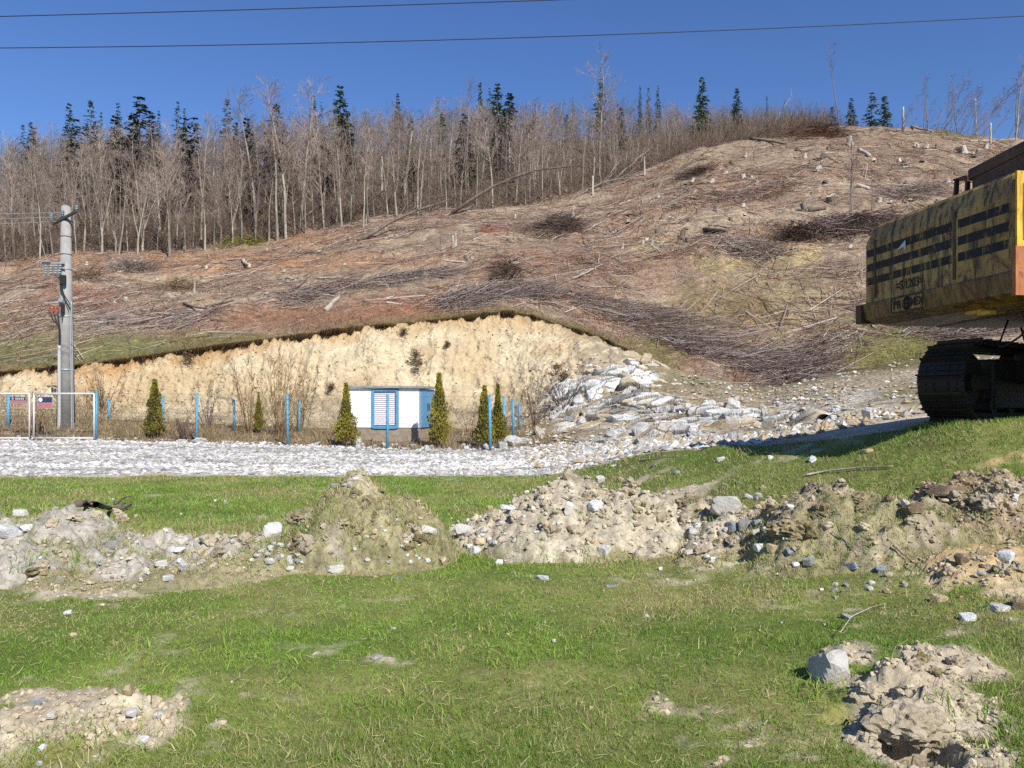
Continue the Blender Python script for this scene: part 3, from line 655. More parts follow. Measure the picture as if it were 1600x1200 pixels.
def sod(px, py, dy, dz, sx, sy, sz, label, group, turf=True, rz=0.):
    x, y, z = hit(px, py, base); V, F = ICO[4]
    o = mk('soil_clod', sodv(V, sx, sy, sz, px), F, M_clodturf if turf else M_clodbig, loc=(x, y+dy, z+dz)); o.rotation_euler = (.08, .05, rz); tag(o, label, 'soil clod', group)
sod(1448, 1172, .15, .06, .20, .14, .10, 'broad clod of earth overhanging the dark hole at the lower right', None, False, .2); sod(1375, 1150, .10, -.02, .12, .09, .06, 'smaller clod of earth left of the dark hole at the lower right', None, False, .5); sod(1530, 1150, .05, -.02, .13, .10, .07, 'clod of earth right of the dark hole at the lower right', None, False, -.3)
sod(486, 848, -.10, .30, .26, .22, .13, 'turf clod overhanging a dark hollow on the left of the turf covered heap', None, True, .4); sod(1255, 872, -.05, .26, .36, .22, .13, 'turf clod overhanging a dark hollow at the front of the wide grassy heap', None, True, 0.); sod(1085, 830, .0, .28, .26, .2, .12, 'turf clod over the dark pit beside the biggest pale rock', None, True, .6)
# clods and pebbles: nobody could count them
def lumps(name, pts, sizes, cols, mat, flat=.7, sub=1):
    V0, F0 = ICO[sub]; n = len(pts)
    jit = rng.uniform(.65, 1.25, (n, len(V0), 1)); W = V0[None]*jit
    sx = sizes[:, None]*rng.uniform(.7, 1.3, (n, 3)); sx[:, 2] *= flat
    a = rng.uniform(0, 6.28, n); ca, sa = np.cos(a), np.sin(a)
    W = W*sx[:, None, :]
    X = W[:, :, 0]*ca[:, None]-W[:, :, 1]*sa[:, None]; Y = W[:, :, 0]*sa[:, None]+W[:, :, 1]*ca[:, None]
    W = np.stack([X, Y, W[:, :, 2]], -1)+pts[:, None, :]
    F = (F0[None]+(np.arange(n)*len(V0))[:, None, None]).reshape(-1, 3)
    return stuff(mk(name, W.reshape(-1, 3), F, mat, None, False, {'col': np.repeat(cols, len(V0), 0)}))
OCT_V = np.array([[1, 0, 0], [-.2, .9, .1], [-.9, -.3, 0], [.1, -1, .05], [0, .1, 1], [0, 0, -1]], float); OCT_F = np.array([[0, 1, 4], [1, 2, 4], [2, 3, 4], [3, 0, 4], [1, 0, 5], [2, 1, 5], [3, 2, 5], [0, 3, 5]])
ICO[0] = (OCT_V, OCT_F)
M_clod = m_attr('clod_soil', 40, .3, .6, .01)
M_peb = m_attr('pebble', 20, .25, .4, .01, rough=.85)
pts, sz, cl = [], [], []
for hp in HEAPS:
    n = 3600
    x = rng.uniform(hp.x0, hp.x1, n); y = rng.uniform(hp.y0, hp.y1, n); h = hp.h(x, y)
    m = (h > -.02) & (turf_on(hp, x, y) < rng.uniform(.1, .9, n)) & (rng.random(n) < (.5 if hp.seed == 1 else 1)); x, y, h = x[m], y[m], h[m]
    s = .006+.036*rng.random(len(x))**4.5
    pts.append(np.stack([x, y, base(x, y)+h], 1)); sz.append(s); c = alb(*hp.colr)[None]*rng.uniform(.7, 1.2, (len(x), 1)); cl.append(c)
nb_ = 60000; y = 3.0*(4.0**rng.random(nb_)); x = rng.uniform(-.78, .74, nb_)*y; m = (bare(x, y) > .55); x, y = x[m], y[m]
pts.append(np.stack([x, y, surf(x, y)], 1)); sz.append(.003+.024*rng.random(len(x))**4); cl.append(SOIL[None]*rng.uniform(.8, 1.35, (len(x), 1)))
lumps('soil_clods', np.concatenate(pts), np.concatenate(sz), np.concatenate(cl), M_clod)
# broken white stone of the road
n = 42000
u = rng.uniform(-.85, .75, n); px = 800+FPX*u; t = rng.random(n); ya = edge(px); yb = far_edge(px)+.8
y = ya+(yb-ya)*t; x = u*y; s = (.03+.10*rng.random(n)**2.5); dirt = np.clip(fbm(x*.45, y, .35, 3, 181)*2.2-.3, 0, 1); m = (px < 1060+160*rng.random(n)) & (rng.random(n) > dirt*.75) & (y-edge(px) > .5*rng.random(n)*(1+fbm(x, y, 1.2, 3, 183)*2)); tone = .82+.5*fbm(x*.25, y*1.6, .8, 3, 185); x, y, s, tone = x[m], y[m], s[m], tone[m]
w = rng.random((len(x), 1)); c = np.where(w < .74, alb(246, 242, 235)[None]*rng.uniform(.70, 1.08, (len(x), 1)), np.where(w < .92, alb(176, 173, 168)[None], alb(196, 182, 156)[None]))
c = c*tone[:, None]; lumps('road_stones', np.stack([x, y, base(x, y)+s*.1], 1), s, c, M_peb, .5, 0)
# rubble on the right of the cut and below the rocks
n = 9000
px = rng.uniform(820, 1650, n); py = 560+rng.random(n)*140
u = (px-800)/FPX; y = rng.uniform(14, 41, n); x = u*y; z = base(x, y); qx, qy = pxy(x, y, z)
m = (y < at(YT, px)-.5) & (y > edge(px)+.6) & ((px < 1330) | (rng.random(n) < .45)); x, y, z = x[m], y[m], z[m]
s = .02+.13*rng.random(len(x))**3.5; w = rng.random((len(x), 1)); c = np.where(w < .30, alb(232, 228, 220)[None]*rng.uniform(.75, 1.1, (len(x), 1)), np.where(w < .6, alb(176, 168, 154)[None], alb(196, 172, 134)[None]))
lumps('rubble', np.stack([x, y, z+s*.2], 1), s, c, M_peb, .7, 0)
# lumps of earth and stone stuck in the cut face
n = 5000
px = rng.uniform(-150, 960, n); t = rng.random(n)**1.3; y = at(YB, px)+(at(YT, px)-at(YB, px))*t*.93; x = (px-800)/FPX*y
z = base(x, y); X2, Y2, Z2 = bank_disp(x, y, z, t*.93, px)
s = .015+.07*rng.random(n)**4; c = np.where(rng.random((n, 1)) < .6, alb(242, 224, 188)[None]*rng.uniform(.8, 1.1, (n, 1)), alb(176, 146, 108)[None]*rng.uniform(.6, 1.1, (n, 1)))
lumps('bank_rubble', np.stack([X2, Y2, Z2], 1), s, c, M_peb, .8, 0)

# ------------------------------------------------------------------ rock outcrop at the right end of the cut
oc = P(1010, 690, 29.5); out = empty('rock_outcrop', oc, 'white and grey broken rock outcrop at the right end of the earth bank', 'rock outcrop')
def outcrop_mat(name, a, b, c):
    t = NT(name); g = t.pos(); st = t.n.new('ShaderNodeMapping'); st.inputs['Rotation'].default_value = (.3, .7, .2); st.inputs['Scale'].default_value = (1.6, .7, .45); t.L(g, st.inputs[0])
    f = t.noise(st.outputs[0], 1.3, 9, .72, .8); cc = t.ramp(f, [(.36, a), (.45, b), (.54, c)])
    w = t.noise(g, 1.1, 4, .6); cc = t.mix(t.ramp(w, [(.56, 0.0), (.7, .55)]), cc, tuple(alb(196, 166, 120)))
    k = t.noise(st.outputs[0], 3, 5, .7); cc = t.mix(t.ramp(k, [(.30, .75), (.40, 0.0)]), cc, tuple(alb(92, 92, 96)))
    t.color(cc).rough(.85); t.bump(t.math('ADD', f, t.math('MULTIPLY', k, .6)), 1.0, .25); return t.m
MO = [outcrop_mat('outcrop_white', tuple(alb(184, 181, 176)), tuple(alb(230, 227, 221)), tuple(alb(250, 248, 243))),
      outcrop_mat('outcrop_grey', tuple(alb(112, 110, 108)), tuple(alb(164, 162, 158)), tuple(alb(214, 211, 206))),
      outcrop_mat('outcrop_tan', tuple(alb(150, 132, 106)), tuple(alb(196, 180, 154)), tuple(alb(230, 222, 208)))]
OM = {}
def omesh(i, k, sub=4):
    if (i, k) not in OM:
        V, F = rock_geo(900+i*13, sub, 13+i % 4, .09); OM[(i, k)] = mk('rock', V, F, MO[k], link=False)
    return OM[(i, k)]
OR = [(855, 640, 50, 40, 2), (880, 600, 60, 46, 0), (905, 585, 56, 60, 0), (925, 605, 70, 80, 0), (940, 575, 40, 60, 0), (960, 615, 60, 70, 2), (985, 600, 80, 60, 0), (1000, 585, 60, 40, 0), (1015, 605, 70, 44, 0), (890, 645, 60, 44, 0), (862, 660, 50, 36, 0),
      (925, 640, 60, 46, 2), (955, 650, 56, 46, 0), (990, 635, 70, 46, 0), (1025, 630, 74, 46, 0), (1050, 640, 60, 54, 1), (1030, 662, 70, 54, 1), (1000, 668, 64, 50, 1), (1062, 665, 60, 46, 1), (1090, 650, 90, 56, 1), (1125, 652, 84, 46, 1), (1150, 655, 70, 42, 1), (970, 680, 54, 34, 0), (938, 672, 50, 30, 2),
      (910, 690, 34, 18, 0), (1185, 655, 70, 34, 2), (1215, 652, 60, 30, 0), (1250, 660, 70, 30, 2), (1280, 650, 60, 28, 0), (985, 550, 34, 16, 0), (1000, 556, 26, 12, 1), (1060, 600, 46, 20, 2), (1090, 615, 60, 22, 0), (1130, 620, 56, 20, 2), (850, 605, 46, 40, 2), (870, 625, 40, 36, 2), (1010, 690, 60, 26, 1), (1045, 690, 50, 24, 1), (975, 700, 36, 16, 0)]
# the bedrock itself: a faceted face of tilted, cracked beds
def cells(p, q, sp, sq, seed):
    """nearest cell of a jittered lattice: distance offset inside the cell and the cell's random numbers"""
    i0, j0 = np.floor(p/sp), np.floor(q/sq); best = np.full(p.shape, 1e9); out = [np.zeros(p.shape) for _ in range(6)]; second = np.full(p.shape, 1e9)
    for di in (-1, 0, 1):
        for dj in (-1, 0, 1):
            i, j = i0+di, j0+dj; z0 = np.zeros_like(i)
            cx = (i+.5+.42*_hash(i, j, z0, seed))*sp; cy_ = (j+.5+.42*_hash(i, j, z0, seed+1))*sq
            d = ((p-cx)/sp)**2+((q-cy_)/sq)**2; m = d < best
            second = np.where(m, best, np.minimum(second, d)); best = np.where(m, d, best)
            for k, v in enumerate(((p-cx), (q-cy_), _hash(i, j, z0, seed+2), _hash(i, j, z0, seed+3), _hash(i, j, z0, seed+4), _hash(i, j, z0, seed+5))): out[k] = np.where(m, v, out[k])
    return out, np.sqrt(second)-np.sqrt(best)
def bedrock():
    nu, nv = 560, 330; px = np.linspace(826, 1330, nu)[None, :]; t = np.linspace(0, 1, nv)[:, None]
    ya = np.maximum(at(YF, px)-3.0, edge(px[0])[None, :]+.4)+.0*t; yb = at(YT, px)-.1; Y = ya+(yb-ya)*t; px = np.broadcast_to(px, Y.shape); X = (px-800)/FPX*Y; Z = base(X, Y); qx, qy = pxy(X, Y, Z)
    s = Y*.9+Z*.8; a = math.radians(30); wob = .35*fbm(X, s, .8, 3, 703); p = X*math.cos(a)+s*math.sin(a)+wob; q = -X*math.sin(a)+s*math.cos(a)+.35*fbm(X, s, .8, 3, 705)
    (dp, dq, r1, r2, r3, r4), e1 = cells(p, q, 2.3, 1.35, 711); (dp2, dq2, r5, r6, r7, r8), e2 = cells(p, q, .85, .60, 721)
    # where rock breaks through the earth
    def blob(cx, cy_, rx, ry, k): return k*np.exp(-(((qx-cx)/rx)**2+((qy-cy_)/ry)**2))
    m = np.maximum.reduce([blob(905, 625, 62, 44, 1.2), blob(975, 595, 60, 38, 1.25), blob(985, 640, 90, 34, 1.2), blob(1040, 655, 80, 36, 1.25), blob(1120, 652, 90, 22, 1.1), blob(870, 655, 38, 20, .9), blob(1235, 655, 80, 14, .95), blob(1000, 552, 40, 8, .9), blob(925, 590, 24, 34, 1.2)])
    m = m+.35*r3*.5+.25*fbm(X, s, .9, 3, 731)-.40
    k = sm(-.05, .55, m)
    d = k*(.26+.20*r1+dp*.16*r2+dq*.32*r3+.16*r5+dp2*.22*r6+dq2*.24*r7)+k*(.06*fbm(X, s, 3, 3, 741))-k*.28*(1-sm(0, .10, e1))-k*.10*(1-sm(0, .10, e2)) - .25*(1-sm(-.3, .02, m))
    Y2 = Y-d*.75; Z2 = Z+d*.62
    n = np.clip(.5+.9*fbm(X, s, 1.2, 4, 751), 0, 1)
    w = lerpc(alb(206, 203, 196), alb(252, 249, 242), n); g = lerpc(alb(122, 120, 116), alb(184, 181, 176), n); b = lerpc(alb(168, 146, 112), alb(222, 206, 176), n)
    gk = sm(.05, .6, r4*.9+.5*np.exp(-((qx-1075)/85)**2)*1.6-.25+.5*fbm(X, s, .5, 2, 761)); c = lerpc(w, g, gk); c = lerpc(c, b, sm(.25, .6, r8*.6+r1*.4+.1)*.9); c = lerpc(c, b, 1-sm(.1, .45, m)); c = lerpc(c, alb(92, 90, 88), (1-sm(0, .07, e1))*.6*k)
    keep = (m > -.22); nn = nu; i = (np.arange(nv-1)[:, None]*nu+np.arange(nu-1)[None, :]).ravel(); F = np.stack([i, i+1, i+nu+1, i+nu], 1); F = F[keep.ravel()[F].all(1)]
    V = np.stack([X, Y2, Z2], -1).reshape(-1, 3)-oc; used = np.unique(F); mp = np.zeros(len(V), int); mp[used] = np.arange(len(used))
    mk('bedrock_face', V[used], mp[F], m_attr('bedrock', 6, .28, .8, .06, scale2=22, amp2=.2), out, False, {'col': c.reshape(-1, 3)[used]})
bedrock()
r2 = random.Random(5)
for (px, py, w, h, k) in OR[1::5]:
    w, h = w*.62, h*.62
    x, y, z = hit(px, min(py+h*.35, 700), base, 20); kk = y/FPX
    inst('rock', omesh(r2.randrange(7), k), (x-oc[0], y+.45-oc[1], z+h*kk*.05-oc[2]), (r2.uniform(-.3, .3), r2.uniform(-.95, -.35) if h > 30 else r2.uniform(-.2, .2), r2.uniform(-.6, .6)), (w*kk*.60, w*kk*r2.uniform(.28, .42), h*kk*.58), out)
for _ in range(44):
    px = r2.uniform(840, 1310); py = r2.uniform(610, 698) if px < 1080 else r2.uniform(630, 690)
    x, y, z = hit(px, py, base, 20); kk = y/FPX; w = r2.uniform(12, 32)
    inst('rock', omesh(r2.randrange(7), r2.choice([0, 0, 1, 2])), (x-oc[0], y-oc[1], z+w*kk*.1-oc[2]), (r2.uniform(-.5, .5), r2.uniform(-.9, .2), r2.uniform(0, 6)), (w*kk*.6, w*kk*.5, w*kk*r2.uniform(.25, .5)), out)
def boulder(px, py, w, h, k, label, group=None):
    x, y, z = hit(px, py, base, 14); kk = y/FPX
    o = inst('boulder', omesh(r2.randrange(7), k), (x, y, z+h*kk*.2), (r2.uniform(-.3, .3), r2.uniform(-.3, .3), r2.uniform(0, 6)), (w*kk*.55, w*kk*.45, h*kk*.6)); return tag(o, label, 'boulder', group)
boulder(1357, 655, 20, 26, 0, 'lone upright white rock on the gravel left of the excavator track')
boulder(800, 695, 34, 20, 0, 'white boulder at the foot of the right corner fence post', 'white boulders by the corner post'); boulder(785, 700, 24, 14, 0, 'smaller white boulder left at the corner fence post', 'white boulders by the corner post'); boulder(820, 692, 26, 14, 0, 'white boulder right of the corner post pile', 'white boulders by the corner post')
boulder(557, 694, 22, 16, 0, 'square white block at the road edge before the kiosk'); boulder(490, 697, 32, 8, 0, 'flat white slab at the road edge left of the kiosk'); boulder(312, 692, 34, 8, 0, 'flat white slab at the foot of a blue post'); boulder(285, 692, 22, 9, 0, 'white slab left of the blue post slab')
for i in range(26): boulder(r2.uniform(560, 800), r2.uniform(696, 703), r2.uniform(7, 16), r2.uniform(5, 8), r2.choice([0, 0, 2]), 'small white rock along the far edge of the gravel road', 'small rocks along the road edge')
# ------------------------------------------------------------------ trees
def bark_mat(name, a, b, tint=.15):
    t = NT(name); f = t.noise(t.pos((1, 1, .25)), 3, 5, .7); c = t.ramp(f, [(.35, a), (.65, b)])
    c = t.mix(1.0, c, t.ramp(t.rnd(), [(0, 1-tint), (1, 1+tint)]), 'MULTIPLY'); t.color(c).rough(.9); return t.m
M_bark = bark_mat('beech_bark', tuple(alb(128, 119, 106)), tuple(alb(188, 178, 162)), .45)
M_darkbark = bark_mat('dark_bark', tuple(alb(96, 84, 74)), tuple(alb(140, 126, 112)))
M_twig = bark_mat('winter_twigs', tuple(alb(142, 124, 114)), tuple(alb(182, 164, 152)), .35)
M_deadwood = bark_mat('dead_wood', tuple(alb(168, 156, 140)), tuple(alb(226, 216, 198)))
def needle_mat(name, a, b):
    t = NT(name); f = t.noise(t.co('Object'), 2.2, 4, .7); c = t.mix(1.0, t.ramp(f, [(.35, a), (.65, b)]), t.ramp(t.rnd(), [(0, .75), (1, 1.2)]), 'MULTIPLY'); t.color(c).rough(.8); return t.m
M_spruce = needle_mat('spruce_needles', (.075, .120, .056), (.165, .225, .095))
M_pine = needle_mat('pine_needles', (.045, .060, .022), (.105, .120, .045))
M_thuja = needle_mat('thuja_leaves', tuple(alb(112, 106, 36)), tuple(alb(186, 170, 62)))

def perp(d, ang, r):
    a = np.array([0, 0, 1.]) if abs(d[2]) < .9 else np.array([1., 0, 0])
    u = np.cross(d, a); u /= np.linalg.norm(u); v = np.cross(d, u); p = r.uniform(0, 2*PI)
    q = d*math.cos(ang)+(u*math.cos(p)+v*math.sin(p))*math.sin(ang); return q/np.linalg.norm(q)
def bare_tree(seed, H=15., tr=.17, spread=.55, nb=30, low=.35, sub=4, tw=4, lean=.03, minr=.013, fork=False, up=.35):
    """returns trunk segments and branch segments (p0, p1, r0, r1)"""
    r = np.random.default_rng(seed); T = []; B = []
    def stem(p, d, L, r0, r1, n, store, wob=.06):
        pts = [p]
        for i in range(n):
            d = d+r.normal(0, wob, 3)+np.array([0, 0, .02]); d /= np.linalg.norm(d); pts.append(pts[-1]+d*L/n)
        rr = r0+(r1-r0)*np.linspace(0, 1, n+1)**.85
        for i in range(n): store.append((pts[i], pts[i+1], rr[i], rr[i+1]))
        return pts, rr
    d0 = np.array([r.normal(0, lean), r.normal(0, lean), 1.]); d0 /= np.linalg.norm(d0)
    stems = []
    if fork:
        pts, rr = stem(np.zeros(3)-np.array([0, 0, .3]), d0, H*.22, tr, tr*.85, 3, T)
        for k in range(int(r.integers(2, 4))):
            dd = perp(d0, r.uniform(.1, .3), r); stems.append(stem(pts[-1], dd, H*.78*r.uniform(.8, 1), tr*.62, .02, 9, T, .05))
    else: stems.append(stem(np.zeros(3)-np.array([0, 0, .3]), d0, H, tr, .02, 12, T, .035))
    for pts, rr in stems:
        n = len(pts)-1
        for k in range(nb//len(stems)):
            f = low+(1-low)*(k+r.random())/(nb//len(stems)); f = min(f, .99)
            if fork: f = max(0.05, (f-.25)/.75)
            i = min(int(f*n), n-1); p = pts[i]+(pts[i+1]-pts[i])*(f*n-i); ax = pts[i+1]-pts[i]; ax /= np.linalg.norm(ax)
            L = H*spread*.36*(1.15-f)**.7*r.uniform(.6, 1.2)+.5
            d = perp(ax, r.uniform(.5, 1.1), r); d[2] = abs(d[2])*.6+up; d /= np.linalg.norm(d)
            bp, br = stem(p, d, L, max(rr[i]*.38, .02), minr, 4, B, .12)
            for s in range(sub):
                g = r.uniform(.25, 1.0); j = min(int(g*4), 3); q = bp[j]+(bp[j+1]-bp[j])*(g*4-j); dd = bp[j+1]-bp[j]; dd /= np.linalg.norm(dd)
                e = perp(dd, r.uniform(.35, .9), r); e[2] += .25; e /= np.linalg.norm(e); L2 = L*r.uniform(.25, .5)
                sp, sr = stem(q, e, L2, max(br[j]*.5, minr), minr*.8, 2, B, .12)
                for w in range(tw):
                    a = sp[int(r.integers(1, 3))]; e2 = perp(e, r.uniform(.3, .9), r); e2[2] += .2
                    B.append((a, a+e2*L2*r.uniform(.35, .75), minr*.85, minr*.5))
    return T, B
def segs(S, n): 
    return prisms([s[0] for s in S], [s[1] for s in S], [s[2] for s in S], [s[3] for s in S], n)
TREES = []
def make_tree_meshes(seed, **k):
    T, B = bare_tree(seed, **k); tv, tf = segs(T, 6); bv, bf = segs(B, 3)
    return mk('trunk', tv, tf, M_bark, smooth=True, link=False), mk('crown', bv, bf, M_twig, link=False)
M_thinbark = bark_mat('sapling_bark', tuple(alb(104, 94, 92)), tuple(alb(150, 138, 134)))
for s_, k in enumerate([dict(H=15), dict(H=16, spread=.45, nb=34), dict(H=14, fork=True, nb=40), dict(H=15, spread=.7, nb=36), dict(H=16, spread=.38, low=.5, nb=26), dict(H=14, fork=True, spread=.6, nb=42), dict(H=15, low=.25, nb=38), dict(H=13, spread=.6, low=.3, nb=34, lean=.08)]):
    TREES.append(make_tree_meshes(50+s_, **k))
_MB, _MT = M_bark, M_twig; M_bark = M_twig = M_thinbark
THIN = [make_tree_meshes(80, H=12, tr=.10, spread=.3, nb=16, low=.45, sub=3, tw=2), make_tree_meshes(81, H=12, tr=.095, spread=.25, nb=12, low=.6, sub=3, tw=2, lean=.06), make_tree_meshes(82, H=12, tr=.09, spread=.35, nb=14, low=.3, sub=3, tw=3, lean=.05)]
M_bark, M_twig = _MB, _MT
G_WOOD = 'bare deciduous trees of the wood on the hill'
def tree(x, y, z, h, label, group=None, v=None, thin=False, lean=0, leany=0, name='deciduous_tree', wide=1.0, mats=None):
    lib = THIN if thin else TREES; v = random.randrange(len(lib)) if v is None else v
    H0 = 12. if thin else [15, 16, 14, 15, 16, 14, 15, 13][v]
    o = empty('sapling' if thin else name, (x, y, z), label, 'sapling' if thin else 'tree', group, (leany, lean, random.uniform(0, 6.28) if not (lean or leany) else 0)); s = h/H0; o.scale = (s*wide, s*wide, s)
    tm, cm = lib[v]
    inst('trunk', tm, parent=o); inst('crown', cm, parent=o); return o
def tree_px(px, pb, ptop, label, group=None, y0=40, **k):
    x, y, z = hit(px, pb, base, y0); h = (pb-ptop)/FPX*y; return tree(x, y, z, h, label, group, **k)
# trees one can single out
tree_px(265, 402, 206, 'forked pale tree at the left wood edge with two tall stems', v=2, wide=1.1)
tree_px(186, 398, 232, 'slightly leaning pale trunk at the left wood edge, left of the forked tree', v=4, lean=.07)
tree_px(315, 374, 182, 'tall slender pale tree right of the forked tree at the wood edge', v=1)
tree_px(433, 378, 138, 'pale trunked tree above the yellow green tuft at the wood edge', v=4); tree_px(447, 372, 128, 'taller pale tree just right of the one above the green tuft', v=0)
tree_px(575, 350, 185, 'tall pale double trunked tree left of the long fallen trunk', v=1); tree_px(568, 356, 200, 'thin pale tree in front of the double trunked tree', v=4)
tree_px(938, 268, 96, 'dark broad crowned tree rising highest above the ridge', v=3, wide=1.15); tree_px(945, 262, 150, 'narrower tree beside the highest tree on the ridge', v=0)
tree_px(733, 318, 120, 'very tall thin trunked tree in the middle of the wood', v=4); tree_px(400, 365, 140, 'tall purple crowned tree left of the green tuft', v=6, wide=1.2); tree_px(470, 360, 132, 'purple crowned tree right of the pale trunks', v=3)
G_EDGE = 'bare trees along the lower edge of the wood'
for px in np.arange(-20, 1000, 15.5):
    px = px+random.uniform(-7, 7); pb = np.interp(px, [0, 130, 260, 430, 560, 700, 830, 960, 1100], [414, 398, 400, 378, 352, 331, 320, 288, 228])-random.uniform(0, 8)
    hpx = random.uniform(80, 165) if px < 850 else random.uniform(60, 110)
    tree_px(px, pb, pb-hpx, 'bare pale tree at the lower wood edge '+('around the concrete pole' if px < 220 else 'near the yellow green tuft' if px < 520 else 'near the long fallen trunks' if px < 800 else 'at the foot of the highest dark tree'), G_EDGE, wide=random.uniform(.8, 1.2))
cnt = 0
while cnt < 205:
    px = random.uniform(-60, 1300); t = random.random()**.9
    u = (px-800)/FPX; yc, yd = float(at(YC, px)), float(at(YD, px)); y = yc+2+(yd+8-yc)*t; x = u*y
    z = float(base(np.array([x]), np.array([y]))[0])
    top = np.interp(px, [0, 120, 300, 420, 560, 700, 800, 1000, 1150, 1300], [196, 196, 190, 172, 168, 158, 154, 158, 160, 172])+random.uniform(-6, 34)
    qx, qy = pxy(x, y, z); h = (qy-top)/FPX*y
    if h < 3.5: continue
    h = min(h, random.uniform(9, 17))
    tree(x, y, z, h, 'leafless grey tree in the wood '+('above the concrete pole' if px < 200 else 'left of the tall green spruce' if px < 500 else 'above the white kiosk' if px < 760 else 'left of the highest dark tree' if px < 930 else 'between the highest dark tree and the clearing top'), G_WOOD, wide=random.uniform(.75, 1.2)); cnt += 1
# the rest of the wood: one mass
def wood_mass(n):
    VT, FT, off = [], [], 0
    protos = []
    for s_ in range(7):
        T, B = bare_tree(200+s_, H=13, nb=20, sub=4, tw=3, spread=.62, low=.2, minr=.026, fork=s_ % 2 == 0, tr=.13)
        a, fa = segs(T, 3); b, fb = segs([q for q in B if True], 3)
        # twigs as single triangles keep the count low
        k = len(B); b2 = np.concatenate([b.reshape(k, 2, 3, 3)[:, 0, :2], b.reshape(k, 2, 3, 3)[:, 1, :1]], 1).reshape(-1, 3); f2 = np.arange(k*3).reshape(-1, 3)
        protos.append((a, fa, b2, f2))
    tr_v, tr_f, cr_v, cr_f, to, co = [], [], [], [], 0, 0
    k = 0
    while k < n:
        pick = rng.random(); px = rng.uniform(-260, 1345) if pick < .66 else rng.uniform(-200, 560) if pick < .88 else rng.uniform(1090, 1340)
        y = float(at(YC, px))+3+(float(at(YD, px))+26-float(at(YC, px)))*rng.random()**(.62 if pick < .66 else .45); x = (px-800)/FPX*y; z = float(base(np.array([x]), np.array([y]))[0])
        top = np.interp(px, [0, 120, 300, 420, 560, 700, 800, 1000, 1150, 1300, 1345], [203, 203, 198, 176, 170, 160, 156, 160, 163, 176, 186])+rng.uniform(-4, 24)
        h = (pxy(x, y, z)[1]-top)/FPX*y
        if h < 2.5: continue
        h = min(h, rng.uniform(8, 14)); s = h/13; a, fa, b, fb = protos[int(rng.integers(7))]
        c, sn = math.cos(k), math.sin(k*1.0); R_ = np.array([[c, -sn, 0], [sn, c, 0], [0, 0, 1]])*s
        tr_v.append(a@R_.T+[x, y, z]); tr_f.append(fa+to); to += len(a); cr_v.append(b@R_.T+[x, y, z]); cr_f.append(fb+co); co += len(b); k += 1
    V = np.concatenate(tr_v+cr_v); F4 = np.concatenate(tr_f); F3 = np.concatenate(cr_f)+to
    stuff(mk('wood', V, [F4, F3], [M_bark, M_twig], midx=np.concatenate([np.zeros(len(F4)), np.ones(len(F3))])))
wood_mass(1800)
# brush under the trees
def under(n):
    px = rng.uniform(-150, 1290, n); yc = at(YC, px); y = yc+(at(YD, px)+3-yc)*rng.random(n)**1.6; x = (px-800)/FPX*y; z = base(x, y)
    L = rng.uniform(1.0, 4.5, n); d = np.stack([rng.normal(0, .45, n), rng.normal(0, .3, n), rng.uniform(.3, 1, n)], 1); m = rng.random(n) < .3; d[m, 2] *= .25; d /= np.linalg.norm(d, axis=1, keepdims=True)
    p = np.stack([x, y, z-.1], 1); w = rng.uniform(.012, .035, n)
    V, F = prisms(p, p+d*L[:, None], w, w*.4)
    c = np.repeat(alb(132, 114, 100)[None]*rng.uniform(.4, 1.25, (n, 1)), 6, 0); stuff(mk('undergrowth', V, F, m_col('undergrowth_twigs'), attrs={'col': c}))
under(24000)

# ------------------------------------------------------------------ conifers
def spruce_geo(seed, H=14., Rb=2.7, whorls=26, low=.1, sparse=0.0):
    r = np.random.default_rng(seed); V = []; F = []
    def spray(p, d, L, w):
        d = d/np.linalg.norm(d); s = np.cross(d, [0, 0, 1.]); s /= max(np.linalg.norm(s), 1e-6); b = len(V)
        V.extend([p, p+d*L*.5+s*w+np.array([0, 0, -.12*w]), p+d*L+np.array([0, 0, -.2*L]), p+d*L*.5-s*w+np.array([0, 0, -.12*w])]); F.append([b, b+1, b+2, b+3])
    for i in range(whorls):
        f = low+(1-low)*(i+r.uniform(-.4, .4))/whorls; z0 = H*min(f, .985); L = Rb*(1-f)**.8*r.uniform(.75, 1.15)+.18
        for k in range(8):
            if r.random() < sparse+.06: continue
            a = r.uniform(0, 2*PI); dr = np.array([math.cos(a), math.sin(a), 0]); z = z0+r.uniform(-.3, .3)*min(1, (1-f)*4); Lk = L*r.uniform(.6, 1.15); dz = .15-.5*(1-f)
            n = max(2, int(Lk/.38))
            for j in range(n):
                g = (j+.5)/n; p = np.array([0, 0, z])+dr*Lk*g+np.array([0, 0, dz*Lk*g*g])
                for q in range(2):
                    d = dr+r.normal(0, .55, 3)*np.array([1, 1, .3]); spray(p, d, Lk*.34+.3, .12+.06*Lk+r.random()*.08)
    for j in range(8): spray(np.array([0, 0, H*(.9+.012*j)]), r.normal(0, 1, 3)*np.array([1, 1, .3])+[0, 0, .5], .35*(1-j*.08), .07)
    return np.array(V), np.array(F)
CON = []
for s_, k in enumerate([dict(), dict(Rb=3.1, whorls=24, sparse=.15), dict(Rb=2.1, whorls=28), dict(Rb=2.8, whorls=20, sparse=.35, low=.3)]):
    v, f = spruce_geo(300+s_, **k); tv, tf = tube([[0, 0, -.3], [0, 0, 7], [.05, 0, 13.6]], [.16, .1, .02], 6)
    CON.append((mk('trunk', tv, tf, M_darkbark, smooth=True, link=False), mk('crown', v, f, M_spruce, link=False), mk('crown', v, f, M_pine, link=False)))
